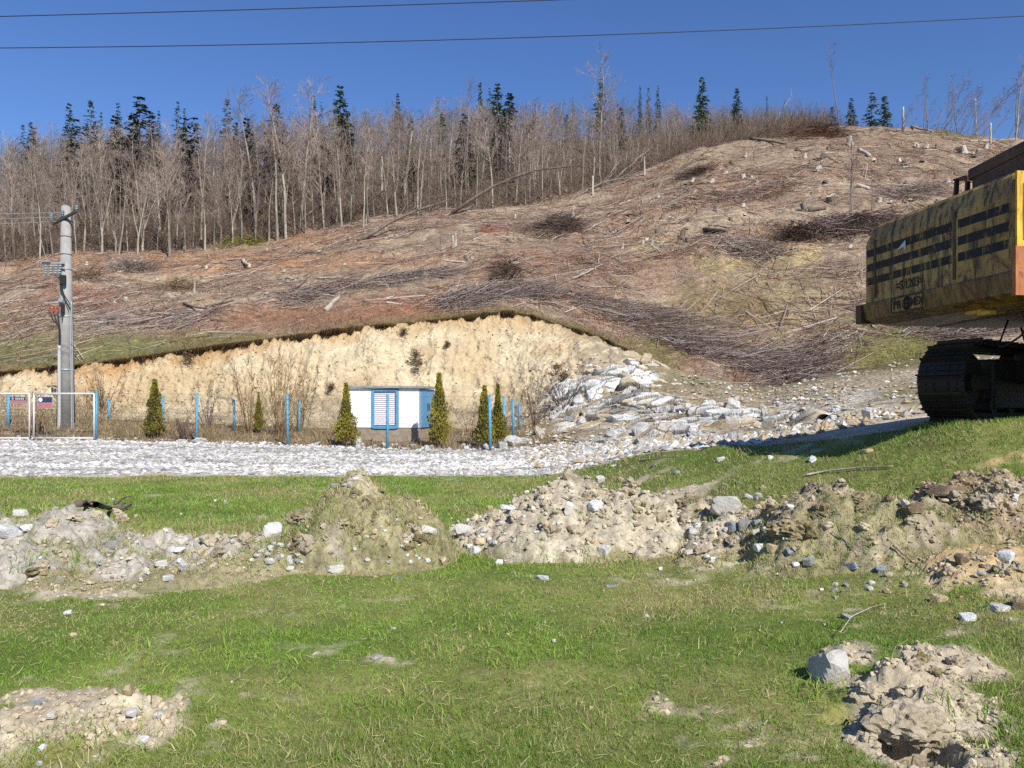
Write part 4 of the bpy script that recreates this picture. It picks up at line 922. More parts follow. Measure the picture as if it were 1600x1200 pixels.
def conifer(px, ptop, hm, y=None, label='', group=None, v=0, green=False, wide=1.0, base_py=None):
    y = y or float(at(YD, px))-6; x = (px-800)/FPX*y; z = float(base(np.array([x]), np.array([y]))[0]); ztop = EYE+(HZ-ptop)/FPX*y
    h = max(ztop-z, hm) ; z0 = ztop-h
    o = empty('spruce_tree', (x, y, max(z0, z) if h <= ztop-z+.01 else z0), label, 'conifer', group, (0, 0, random.uniform(0, 6.28))); s = h/14.; o.scale = (s*wide, s*wide, s)
    tm, a, b = CON[v]; inst('trunk', tm, parent=o); inst('crown', b if green else a, parent=o); return o
GC = 'dark spruces along the skyline'
for (px, pt, v, w) in [(48, 186, 1, .8), (36, 190, 1, .7), (108, 158, 0, .95), (142, 152, 1, 1.0), (158, 172, 2, .6), (185, 158, 0, .8), (248, 170, 2, .7), (278, 156, 3, .9), (288, 166, 2, .6), (355, 150, 1, .95), (490, 146, 0, .8), (502, 156, 3, .6),
                       (622, 143, 2, .9), (683, 150, 3, .7), (750, 126, 2, .9), (765, 135, 3, .8), (1000, 132, 2, .7), (1013, 134, 1, .7), (1028, 132, 0, .7), (1198, 148, 2, .6), (1253, 170, 2, .7), (965, 160, 2, .7), (895, 150, 3, .5)]:
    conifer(px, pt, 9, float(at(YD, px))+random.uniform(-8, 4), 'dark spruce whose top stands out of the bare wood on the skyline', GC, v, wide=w*.68)
conifer(218, 146, 12, 118, 'tall olive green spruce with ragged top at the left of the wood', v=3, green=True, wide=1.15)
conifer(208, 172, 9, 122, 'broad green conifer low beside the tall ragged spruce', v=1, green=True, wide=1.0)
conifer(531, 130, 12, 125, 'tall dark green spruce left of centre on the skyline', v=0, wide=.9); conifer(540, 160, 8, 122, 'green pine leaning on the tall spruce left of centre', v=3, green=True, wide=.9)
conifer(432, 158, 9, 120, 'olive green conifer behind the pale trunks above the tuft', v=1, green=True, wide=.9)
conifer(777, 128, 10, 148, 'dark spruce highest of the trio in the middle of the wood', v=0, wide=1.0); conifer(796, 143, 11, 140, 'bright green spruce lowest of the trio in the middle of the wood', v=2, green=True, wide=1.25); conifer(690, 176, 7, 140, 'dark small spruce inside the wood left of the trio', v=3, wide=1.0)
conifer(938, 120, 9, 140, 'spruce top inside the highest bare tree', v=3, wide=.8); conifer(1097, 118, 10, 125, 'tall spruce standing free on the ridge right of centre', v=0, wide=.85); conifer(1151, 136, 9, 122, 'narrow dark spruce on the ridge right of the tall free one', v=2, wide=.95)
conifer(970, 165, 8, 135, 'dim green conifer right of the highest bare tree', v=1, green=True, wide=.8); conifer(886, 178, 6, 145, 'small olive conifer left of the highest bare tree', v=3, green=True)
conifer(1330, 152, 5, 124, 'small spruce behind the clearing top, left of its neighbour', v=0, wide=.9); conifer(1362, 142, 5.5, 126, 'sparse pine behind the clearing top', v=3, wide=1.0); conifer(1382, 148, 5.5, 122, 'dark spruce rightmost behind the clearing top', v=2, wide=1.2); conifer(1300, 165, 4.5, 126, 'low dark spruce behind the brush on the ridge', v=1, wide=.9)
for i in range(30):
    px = random.uniform(40, 900); conifer(px, random.uniform(172, 245), 6, float(at(YC, px))+random.uniform(14, 40), 'olive green conifer half hidden inside the bare wood', 'green conifers inside the wood', random.randrange(4), True, .9)

# ------------------------------------------------------------------ saplings and lone stems on the clearing
tree_px(1312, 206, 58, 'lone tall thin tree with a forked tip on the clearing top', thin=True, v=1)
tree_px(1330, 352, 178, 'thin bare sapling above the dark root bank', thin=True, v=0); tree_px(1326, 352, 215, 'second thin sapling above the dark root bank', thin=True, v=2); tree_px(1362, 330, 250, 'short curved sapling right of the root bank', thin=True, v=1)
tree_px(1292, 190, 112, 'thin pale stem left of the lone tall tree', thin=True, v=1); tree_px(1443, 202, 112, 'upright thin stem between the two short posts on the ridge', thin=True, v=0)
tree_px(1490, 205, 76, 'long thin tree leaning right on the ridge', thin=True, v=1, lean=.25); tree_px(1588, 218, 84, 'pale curved tree at the right end of the ridge', v=4, lean=.05); tree_px(1565, 214, 95, 'thin tree left of the pale curved one at the ridge end', thin=True, v=2)
for (px, lean) in [(1455, .5), (1470, .62), (1480, .4), (1500, .8), (1520, .55), (1535, .9), (1548, .5), (1425, .35), (1558, .75), (1575, .3), (1510, .2)]:
    tree_px(px, 208+(px-1425)*.06, 208-random.uniform(55, 105), 'bent thin bush stem on the right end of the ridge', 'bent stems at the right end of the ridge', thin=True, lean=lean)
tree_px(905, 432, 388, 'small bare sapling in the middle of the clearing', thin=True); tree_px(950, 300, 250, 'young bare tree at the wood edge right of centre', thin=True); tree_px(690, 435, 360, 'thin twiggy sapling above the brush on the bank lip', thin=True)
tree_px(1085, 600, 560, 'tiny bare sapling above the rock outcrop', thin=True, y0=20)
for i in range(84):
    px = random.uniform(1235, 1630) if i % 3 else random.uniform(1440, 1630); tree_px(px, 206+max(0, px-1450)*.07, 206-random.uniform(26, 112)*max(.38, min(1, (px-1340)/130)), 'thin twiggy bush stem on the right part of the ridge', 'bush stems on the right part of the ridge', thin=True, lean=random.uniform(-.15, .6), wide=1.3)
for i in range(26):
    px = random.uniform(560, 1320); pb = random.uniform(np.interp(px, [560, 800, 1000, 1320], [370, 340, 300, 220]), np.interp(px, [560, 800, 1000, 1320], [480, 450, 480, 330]))
    tree_px(px, pb, pb-random.uniform(18, 48), 'thin bare sapling left standing on the clearing', 'saplings left on the clearing', thin=True, lean=random.uniform(-.2, .2))

# snags, posts and leaning or fallen trunks
def pole_obj(name, p0, p1, r0, r1, m, label, cat, group=None, bend=0.0, twigs=0):
    p0 = np.array(p0); p1 = np.array(p1); t = np.linspace(0, 1, 7)[:, None]; pts = p0+(p1-p0)*t+np.array([0, 0, 1.])*bend*4*t*(1-t)
    pts = pts+rng.normal(0, np.linalg.norm(p1-p0)*.006, pts.shape)
    V, F = tube(pts-p0, np.linspace(r0, r1, 7), 7); o = mk(name, V, F, m, None, True, loc=p0); tag(o, label, cat, group)
    if twigs:
        a = []; b = []
        for k in range(twigs):
            f = random.uniform(.35, 1); q = pts[0]+(pts[-1]-pts[0])*f+np.array([0, 0, bend*4*f*(1-f)])-p0; d = rng.normal(0, .5, 3)+(p1-p0)/np.linalg.norm(p1-p0); L = random.uniform(.8, 2.6)
            e = q+d*L; a.append(q); b.append(e)
            for j in range(3):
                g = q+d*L*random.uniform(.3, .9); a.append(g); b.append(g+(d+rng.normal(0, .6, 3))*L*.4)
        V, F = prisms(a, b, .03, .012); mk('branches', V, F, M_twig, o)
    return o
def snag(px, pb, pt, r, label, lean=0, group=None):
    x, y, z = hit(px, pb, base, 40); p1 = P(px+lean, pt, y); pole_obj('tree_snag', (x, y, z-.2), p1, r, r*.6, M_deadwood, label, 'tree snag', group)
snag(673, 300, 216, .2, 'bright white broken snag standing in the wood edge'); snag(630, 315, 205, .16, 'pale leaning snag left of the white broken one', 14); snag(806, 262, 205, .18, 'straight pale snag in front of the dense wood'); snag(597, 310, 245, .16, 'short pale snag behind the double trunked tree'); snag(796, 270, 222, .13, 'thin pale snag left of the straight one')
snag(1007, 275, 245, .15, 'short pale snag at the wood edge right of centre'); snag(926, 305, 275, .14, 'short pale snag below the highest tree'); snag(700, 265, 218, .13, 'thin slanting snag in the middle wood', 6)
snag(1411, 205, 168, .19, 'short pale post like snag on the ridge'); snag(1523, 196, 152, .24, 'thick pale post like snag on the ridge near the digger'); snag(1548, 225, 192, .14, 'dark thin stub on the ridge near the digger')
snag(708, 387, 368, .16, 'pair of pale stubs in the clearing, left one'); snag(712, 386, 364, .12, 'pair of pale stubs in the clearing, right one'); snag(304, 458, 442, .1, 'thin white stake on the left clearing')
def lean_trunk(a, b, ya, yb, r, label, bend=0, tw=14, m=None, name='leaning_trunk'):
    x, y, z = hit(a[0], a[1], base, 40); y2 = y+yb; pole_obj(name, (x, y, z), P(b[0], b[1], y2), r, r*.3, m or M_darkbark, label, 'leaning trunk', None, bend, tw)
lean_trunk((558, 378), (705, 312), 0, 4, .22, 'long dark fallen trunk slanting up from the wood edge left of centre', .6); lean_trunk((700, 338), (905, 258), 0, 3, .24, 'long curved trunk arching over the wood edge in the middle', 1.5)
lean_trunk((545, 340), (690, 250), 0, 3, .2, 'dark leaning trunk behind the double trunked tree', .8); lean_trunk((350, 345), (385, 290), 0, 2, .16, 'dark slanting trunk in the left wood'); lean_trunk((120, 330), (145, 250), 0, 2, .14, 'dark leaning stem in the far left wood')
lean_trunk((895, 312), (1000, 280), 0, 3, .16, 'grey bough arching at the wood edge right of centre', 1.0, m=M_bark); lean_trunk((955, 285), (1018, 230), 0, 2, .16, 'pale leaning trunk below the right part of the wood', 0, m=M_bark); lean_trunk((280, 345), (312, 270), 0, 3, .16, 'pale leaning trunk right of the forked tree', 0, m=M_bark)
lean_trunk((330, 330), (395, 265), 0, 3, .18, 'brown slanting trunk left of the pale pair', 0); lean_trunk((470, 345), (500, 318), 0, 2, .15, 'tan fallen bough beside the pale pair', 0, m=M_deadwood); lean_trunk((1060, 268), (1110, 232), 0, 2, .12, 'thin slanting stem at the right wood edge', 0, 6)
lean_trunk((1205, 200), (1228, 160), 0, 2, .12, 'pale thin trunk leaning at the clearing top', 0, 5, M_bark); lean_trunk((1232, 178), (1243, 138), 0, 2, .12, 'dark thin trunk leaning on the skyline', 0, 5); lean_trunk((1340, 178), (1358, 130), 0, 2, .14, 'leaning dead trunk on the skyline right of the lone tree', 0, 4)

# ------------------------------------------------------------------ stumps, logs, root plates
def stump_mesh(seed):
    r = np.random.default_rng(seed); n = 12; mb = MB(); rings = []
    for z, rr in ((-.2, 1.5), (.05, 1.25), (.2, 1.0), (.75, .92), (.8, .86)):
        a = np.linspace(0, 2*PI, n, endpoint=False); w = rr*(1+(.18 if z < .15 else .05)*r.normal(size=n)); rings.append(np.stack([np.cos(a)*w, np.sin(a)*w, np.full(n, z)+(r.normal(size=n)*.05 if z > .7 else 0)], 1))
    V = np.concatenate(rings+[np.array([[0, 0, .82]])]); F = [[i*n+k, i*n+(k+1) % n, (i+1)*n+(k+1) % n, (i+1)*n+k] for i in range(4) for k in range(n)]; T = [[4*n+k, 4*n+(k+1) % n, 5*n] for k in range(n)]
    return mk('tree_stump', V, [np.array(F), np.array(T)], [M_darkbark, M_deadwood], midx=[0]*len(F)+[1]*len(T), link=False)
STM = [stump_mesh(s_) for s_ in (1, 2, 3, 4)]; STM2 = []
for m in STM:
    c = m.copy(); c.materials[0] = M_deadwood; STM2.append(c)
def stump(px, py, w, h, label, group=None, white=False, i=None):
    x, y, z = hit(px, py, base, 40); k = y/FPX; o = inst('tree_stump', random.choice(STM2 if white else STM), (x, y, z), (random.uniform(-.3, .3), random.uniform(-.3, .3), random.uniform(0, 6)), (w*k*.36, w*k*.36, h*k*.95)); return tag(o, label, 'tree stump', group)
stump(1507, 240, 14, 15, 'white flared stump just above the digger', None, True); stump(1328, 226, 12, 16, 'pale square cut stump at the clearing top', None, True); stump(1540, 232, 9, 9, 'small white stump right of the white flared one', None, True); stump(1298, 232, 8, 10, 'dark stump left of the pale square cut one')
stump(1276, 268, 10, 10, 'white stump in the upper middle of the clearing', None, True); stump(1112, 286, 12, 8, 'white low stump on the left upper clearing', None, True); stump(1165, 245, 7, 9, 'white stump near the wood at the clearing top', None, True); stump(1295, 235, 7, 8, 'small dark stump at the clearing top')
stump(1258, 330, 14, 18, 'dark jagged stump beside a fallen black log'); stump(1300, 318, 20, 16, 'rounded grey stump above the root bank'); 
stump(1430, 230, 10, 8, 'white stump in the row near the ridge, left', None, True); stump(1447, 232, 10, 8, 'white stump in the row near the ridge, right', None, True); stump(1065, 372, 12, 16, 'grey forked stump in the middle of the clearing'); stump(1010, 378, 10, 8, 'pale stump on the bare tan patch', None, True)
for i in range(74):
    px = random.uniform(960, 1560); top = np.interp(px, [960, 1100, 1300, 1560], [315, 250, 222, 235]); py = random.uniform(top, np.interp(px, [960, 1300, 1560], [400, 400, 300]))
    stump(px, py, random.uniform(5, 11), random.uniform(4, 10), 'small weathered stump among the litter of the upper clearing', 'stumps on the upper clearing', random.random() < .4)
for i in range(34):
    px = random.uniform(100, 960); lo = np.interp(px, [100, 430, 700, 960], [410, 390, 345, 320]); py = random.uniform(lo, lo+75)
    stump(px, py, random.uniform(5, 10), random.uniform(4, 8), 'small weathered stump on the lower clearing', 'stumps on the lower clearing', random.random() < .45)
def log(px, py, px2, py2, r, m, label, group=None):
    a = hit(px, py, base, 40); b = hit(px2, py2, base, 40); pole_obj('fallen_log', (a[0], a[1], a[2]+r*.7), (b[0], b[1], b[2]+r*.7), r, r*.7, m, label, 'log', group)
log(1262, 331, 1290, 328, .22, M_darkbark, 'black charred log beside the jagged stump'); log(1515, 222, 1545, 221, .16, M_deadwood, 'white log lying on the ridge above the digger'); log(1518, 219, 1527, 209, .16, M_deadwood, 'white log tilted up on the ridge above the digger'); log(1343, 238, 1358, 246, .3, M_deadwood, 'thick tan cut log near the clearing top')
log(1100, 362, 1136, 363, .2, M_darkbark, 'dark log on the rusty patch of the clearing'); log(1172, 218, 1230, 226, .2, M_bark, 'long grey log at the clearing top'); log(1425, 199, 1458, 208, .18, M_deadwood, 'tan log slanting on the ridge'); log(510, 487, 530, 466, .18, M_deadwood, 'pale log pointing downhill above the bank'); log(380, 408, 390, 420, .2, M_deadwood, 'short pale log on the left clearing')
log(110, 370, 175, 368, .16, M_bark, 'grey log lying at the far left wood edge'); log(270, 378, 300, 371, .16, M_bark, 'grey log at the wood edge under the tall slender tree'); log(440, 350, 500, 350, .15, M_deadwood, 'tan log behind the pale pair of trunks'); log(1340, 293, 1358, 298, .24, M_deadwood, 'pale cut log above the right brush'); log(800, 415, 870, 392, .14, M_bark, 'long thin grey log across the middle clearing')
for i in range(60):
    px = random.uniform(150, 1500); lo = np.interp(px, [100, 430, 700, 960, 1100, 1300, 1500], [415, 392, 350, 325, 262, 235, 235]); py = random.uniform(lo, lo+110); L = random.uniform(14, 48); a = random.uniform(-.7, .35)
    log(px, py, px+L*math.cos(a), py+L*math.sin(a)*.7, random.uniform(.04, .10), random.choice([M_bark, M_deadwood, M_darkbark]), 'thin bough left lying on the cleared slope', 'boughs lying on the clearing')

# ------------------------------------------------------------------ brush piles and twigs
M_brush = m_col('brush_twigs', .9)
def twigs(n, fx, lo, hi, w0, w1, cols, lift, flat, along=None):
    """n twigs from fx(n) -> x, y, z"""
    x, y, z = fx(n); a = rng.uniform(0, 2*PI, n) if along is None else along+rng.normal(0, .45, n)
    L = rng.uniform(lo, hi, n); dx, dy = np.cos(a)*L, np.sin(a)*L; x2, y2 = x+dx, y+dy
    p0 = np.stack([x, y, z+lift*rng.random(n)], 1); z2 = base(x2, y2)+lift*rng.random(n)+flat*L*rng.random(n)**2
    p1 = np.stack([x2, y2, z2], 1); w = rng.uniform(w0, w1, n)
    V, F = prisms(p0, p1, w, w*.4); c = np.repeat(np.array(cols)[rng.integers(0, len(cols), n)]*rng.uniform(.6, 1.25, (n, 1)), 6, 0)
    return V, F, c
TW = [alb(184, 166, 154), alb(160, 140, 132), alb(206, 190, 178), alb(140, 116, 104)]
LIT = [alb(176, 152, 134), alb(200, 182, 164), alb(132, 104, 88), alb(160, 120, 96), alb(220, 208, 192), alb(142, 112, 92)]
def slope(n):
    px = rng.uniform(-60, 1620, n); t = rng.random(n)**.8
    y = at(YT, px)+1.5+(at(YC, px)+2-at(YT, px)-1.5)*t; x = (px-800)/FPX*y; z = base(x, y)
    d = fbm(x*.6+y*.5, y*1.2, .12, 4, 271)*.8+fbm(x, y, .4, 3, 401)*.8
    keep = rng.random(n) < np.clip(.55+d*1.6, .05, 1)*(.15+.85*sm(0, 6, y-at(YT, px)))
    return x, y, z, keep
def litter(n, lo, hi, w0, w1, cols, lift, flat, name):
    x, y, z, k = slope(n); x, y, z = x[k], y[k], z[k]
    V, F, c = twigs(len(x), lambda n_: (x, y, z), lo, hi, w0, w1, cols, lift, flat); stuff(mk(name, V, F, M_brush, attrs={'col': c}))
litter(70000, .3, 1.4, .009, .026, LIT, .08, .08, 'fallen_twigs')
litter(9000, 1.5, 4.5, .015, .038, TW+LIT, .15, .08, 'fallen_branches')
litter(12000, .25, .8, .012, .028, [alb(150, 92, 66), alb(176, 120, 84), alb(190, 160, 116)], .02, .9, 'dry_bracken')
def pile(pts, n, rad, ht, lo, hi, label, cols=TW, w=(.012, .032), along=None, y0=40, group=None):
    """pts: pixels along the pile's middle line"""
    H_ = np.array([hit(px, py, base, y0) for px, py in pts]); tt = rng.uniform(0, len(H_)-1, n) if len(H_) > 1 else np.zeros(n)
    i = np.minimum(tt.astype(int), max(len(H_)-2, 0)); f = (tt-i)[:, None]; c = H_[i]*(1-f)+(H_[np.minimum(i+1, len(H_)-1)])*f
    a = rng.uniform(0, 2*PI, n); q = np.sqrt(rng.random(n)); x = c[:, 0]+np.cos(a)*q*rad; y = c[:, 1]+np.sin(a)*q*rad; z = base(x, y); hh = ht*(1-q**2)
    L = rng.uniform(lo, hi, n); b = rng.uniform(0, 2*PI, n) if along is None else along+rng.normal(0, .5, n)
    d = np.stack([np.cos(b), np.sin(b), rng.normal(0, .28, n)], 1)
    p0 = np.stack([x, y, z+hh*rng.random(n)], 1); p1 = p0+d*L[:, None]; p1[:, 2] = np.maximum(p1[:, 2]-p0[:, 2]+p0[:, 2], base(p1[:, 0], p1[:, 1])+.02*rng.random(n)); p1[:, 2] = np.minimum(p1[:, 2], base(p1[:, 0], p1[:, 1])+ht*1.4)
    ww = rng.uniform(w[0], w[1], n); V, F = prisms(p0, p1, ww, ww*.4); cc = np.repeat(np.array(cols)[rng.integers(0, len(cols), n)]*rng.uniform(.55, 1.2, (n, 1)), 6, 0)
    o0 = H_[len(H_)//2]; o = mk('brush_pile', V-o0, F, M_brush, attrs={'col': cc}, loc=o0); tag(o, label, 'brush pile', group); return o
PUR = [alb(174, 154, 142), alb(146, 122, 110), alb(212, 198, 186), alb(122, 98, 86)]
pile([(905, 470), (985, 505), (1060, 535), (1130, 555), (1210, 575), (1265, 585)], 2300, 1.7, .45, .5, 2.3, 'long purple grey brush pile sweeping down to the rock outcrop', PUR, (.010, .026), -.3, 38)
pile([(950, 478), (1040, 498), (1130, 530)], 500, 1.8, .4, .5, 2.2, 'thinner brush strip above the long purple brush pile', PUR, (.010, .026), -.3, 38)
pile([(690, 478), (735, 470), (800, 455), (850, 460)], 1300, 1.7, .7, .7, 2.4, 'brown brush pile hanging over the highest bank edge', TW, (.012, .028), .4, 40)
pile([(420, 470), (500, 455), (600, 440), (690, 425)], 1000, 1.9, .4, .8, 2.8, 'long grey brush row across the left clearing', TW, (.014, .034), .3)
pile([(190, 418), (215, 425)], 700, 2.0, .9, .8, 2.5, 'grey brush heap on the left clearing below the wood'); pile([(130, 505), (230, 500), (330, 490)], 800, 1.7, .3, .6, 2.2, 'low grey brush row above the green shelf at left', TW)
pile([(855, 360), (880, 352)], 900, 2.3, 1.3, .8, 2.6, 'domed grey brush heap in the upper middle clearing', [alb(140, 124, 112), alb(120, 104, 92)]); pile([(1075, 275), (1095, 272)], 500, 1.6, .9, .6, 2.0, 'dark brush heap near the right end of the wood', [alb(96, 78, 68), alb(120, 98, 84)])
pile([(1255, 212), (1300, 212)], 1000, 2.6, 1.4, .8, 3.0, 'brown brush heap on the skyline left of the lone tall tree', [alb(130, 98, 80), alb(112, 84, 70)]); pile([(1455, 204), (1530, 206)], 1100, 2.2, 1.1, .8, 2.8, 'greenish brush row on the ridge above the digger', [alb(112, 108, 70), alb(128, 104, 86)])
pile([(1290, 360), (1340, 362), (1380, 352)], 900, 2.2, 1.2, .8, 3.2, 'dark tangled root and brush bank left of the digger', [alb(84, 68, 62), alb(110, 92, 84), alb(160, 140, 130)]); pile([(1230, 378), (1250, 372)], 500, 1.3, 1.2, .6, 2.0, 'dark upturned root clump left of the tangled root bank', [alb(74, 58, 48), alb(104, 84, 68)])
pile([(1140, 385), (1200, 400)], 700, 1.6, .7, .6, 2.2, 'twiggy brush heap in the middle right clearing'); pile([(1160, 590), (1250, 560), (1330, 530)], 900, 1.8, .3, .5, 2.0, 'sparse twigs on the green slope left of the digger track', PUR, (.01, .022), None, 30)
pile([(1440, 520), (1510, 512), (1600, 505)], 1200, 1.6, .4, .6, 2.4, 'purple brush row seen under the counterweight', PUR, (.009, .022), -.1, 28); pile([(285, 450), (270, 455)], 350, 1.3, .8, .5, 1.6, 'pale root clump on the left clearing', [alb(176, 150, 116), alb(130, 108, 84)]); pile([(130, 432), (140, 440)], 350, 1.3, .9, .5, 1.6, 'root clump behind the concrete pole', [alb(150, 128, 100), alb(120, 98, 78)])
pile([(1050, 320), (1130, 310), (1230, 290)], 1000, 2.0, .5, .8, 2.8, 'thin brown brush row across the upper clearing', LIT); pile([(1380, 300), (1420, 310), (1465, 285)], 750, 2.2, .6, .8, 2.6, 'grey brush along the upper edge of the digger counterweight', TW); pile([(780, 418), (800, 440)], 300, .9, 1.3, .5, 1.4, 'dark upright brush clump in the middle clearing', [alb(104, 84, 74)])
pile([(360, 382), (400, 378)], 900, 1.6, .9, .5, 1.4, 'yellow green broom tuft at the lower wood edge', [alb(150, 142, 66), alb(176, 164, 96), alb(112, 112, 50)], (.015, .03))
# roots and turf strands hanging from the lip
n = 3600
px = rng.uniform(-120, 985, n); yt = at(YT, px); rag = RAG(px)
y = yt-.30-rag+rng.uniform(-.02, .3, n); x = (px-800)/FPX*y; z = base(x, np.maximum(y, yt+.02))+.02; p0 = np.stack([x, y, z], 1); d = np.stack([rng.normal(0, .25, n), -rng.uniform(0, .5, n), -rng.uniform(.1, 1, n)], 1)
V, F = prisms(p0, p0+d*rng.uniform(.1, .5, (n, 1)), .016, .005); stuff(mk('hanging_roots', V, F, M_brush, attrs={'col': np.repeat(np.array([alb(92, 66, 44), alb(120, 104, 62), alb(70, 50, 36)])[rng.integers(0, 3, n)], 6, 0)}))
# tufts stuck to the face
for (px, py, r_) in [(632, 524, .35), (650, 560, .45), (655, 572, .4), (700, 542, .25), (520, 608, .3), (300, 562, .5), (870, 578, .35), (880, 592, .35)]:
    x, y, z = hit(px, py, base, 30); m_ = 150; d = rng.normal(0, 1, (m_, 3)); d[:, 2] = np.abs(d[:, 2])*.5; d[:, 1] = -np.abs(d[:, 1]); d /= np.linalg.norm(d, axis=1, keepdims=True); p0 = rng.normal(0, .3, (m_, 3))*r_
    V, F = prisms(p0, p0+d*rng.uniform(.15, .55, (m_, 1))*r_*1.2, .014, .004); o = mk('dry_grass_tuft', V, F, M_brush, attrs={'col': np.repeat(np.array([alb(110, 88, 66), alb(138, 116, 84), alb(90, 74, 60)])[rng.integers(0, 3, m_)], 6, 0)}, loc=(x, y-.35, z+.1)); tag(o, 'dry brown tuft clinging to the pale earth bank', 'tuft', 'dry tufts on the earth bank')
# ------------------------------------------------------------------ transformer kiosk
M_white = m_flat('white_wall_paint', (.80, .80, .78), .6, .04, 3, .1); M_blue = m_flat('blue_metal_paint', tuple(alb(104, 174, 218)), .45, .10, 4); M_slat = m_flat('louvre_white', tuple(alb(244, 236, 240)), .5, .05, 5)
M_conc = m_flat('concrete', tuple(alb(176, 160, 140)), .9, .2, 5, .4); M_roof = m_flat('roof_slab', tuple(alb(170, 170, 172)), .9, .2, 4, .4); M_black = m_flat('black_rubber', (.02, .02, .022), .6, .1); M_dark = m_flat('dark_iron', (.05, .048, .05), .6, .2)
M_galv = m_flat('galvanised_steel', tuple(alb(186, 190, 194)), .45, .12, 8, 0, .3)
kz = float(base(np.array([-4.5]), np.array([34.5]))[0])-.05
kio = empty('transformer_kiosk', (-3.89, 34.0, kz), 'white transformer kiosk with blue louvred opening and blue side doors below the earth bank', 'kiosk', None, (0, 0, math.radians(-9.5)))
W_, D_, H_ = 3.2, 2.2, 2.55-kz
MB().bbox((-W_/2, D_/2, .20), (W_-.06, D_-.06, .9), .02).box((-1.3, -.12, .12), (1.5, .25, .3)).build('plinth', M_conc, kio)
zb = .58; hh = H_-.1-zb
for (x0, x1) in ((-W_, -2.18), (-.97, -.05)):
    for k in range(4): MB().bbox(((x0+x1)/2, .06, zb+hh*(k+.5)/4), (x1-x0-.012, .12, hh/4-.008), .006).build('wall_board', M_white, kio)
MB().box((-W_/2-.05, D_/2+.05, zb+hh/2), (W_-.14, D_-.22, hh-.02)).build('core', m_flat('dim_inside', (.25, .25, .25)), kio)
MB().bbox((-.02, .02, zb+hh/2), (.06, .06, hh), .008).bbox((-W_+.01, .0, zb+hh/2), (.05, .06, hh), .008).build('corner_strip', M_galv, kio)
lou = MB().bbox((-2.115, .03, zb+hh/2-.03), (.12, .13, hh-.0), .01).bbox((-1.035, .03, zb+hh/2-.03), (.12, .13, hh), .01).bbox((-1.575, .03, zb+hh-.07), (.96, .13, .12), .01).bbox((-1.575, .03, zb+.02), (.96, .13, .14), .01).build('louvre_frame', M_blue, kio)
sm_ = MB().box((0, 0, 0), (.96, .014, .115), (math.radians(-16), 0, 0)).build('slat', M_slat, link=False); nsl = 16
for k in range(nsl): inst('slat', sm_, (-1.575, .055, zb+.13+(hh-.27)*(k+.5)/nsl), parent=lou)
for k, (y0, y1) in enumerate(((.04, 1.08), (1.10, 2.16))):
    d = MB().bbox((-.0, (y0+y1)/2, zb+hh/2), (.06, y1-y0, hh-.02), .008).bbox((.034, (y0+y1)/2, zb+hh/2), (.012, y1-y0-.2, hh-.24), .004).build('side_door', M_blue, kio)
    MB().box((.05, y1-.12 if k == 0 else y0+.12, zb+hh*.52), (.035, .05, .34)).build('handle', M_dark, d)
    if k == 1: MB().box((.046, y0+.45, zb+hh*.66), (.006, .16, .2)).build('warning_plate', m_flat('plate_yellow', tuple(alb(214, 196, 120))), d)
MB().box((-W_+.0, D_/2, zb+hh/2), (.05, D_-.04, hh-.02)).box((-W_/2, D_-.0, zb+hh/2), (W_-.06, .05, hh-.02)).build('back_wall', M_white, kio)
rv, rf = ICO[1]
MB().bbox((-W_/2, D_/2, H_-.035), (W_+.26, D_+.26, .075), .012, (math.radians(.8), math.radians(.6), 0)).bbox((-W_/2, D_/2, H_+.012), (W_+.16, D_+.16, .05), .012, (math.radians(.8), math.radians(.6), 0)).build('roof_slab', M_roof, kio)

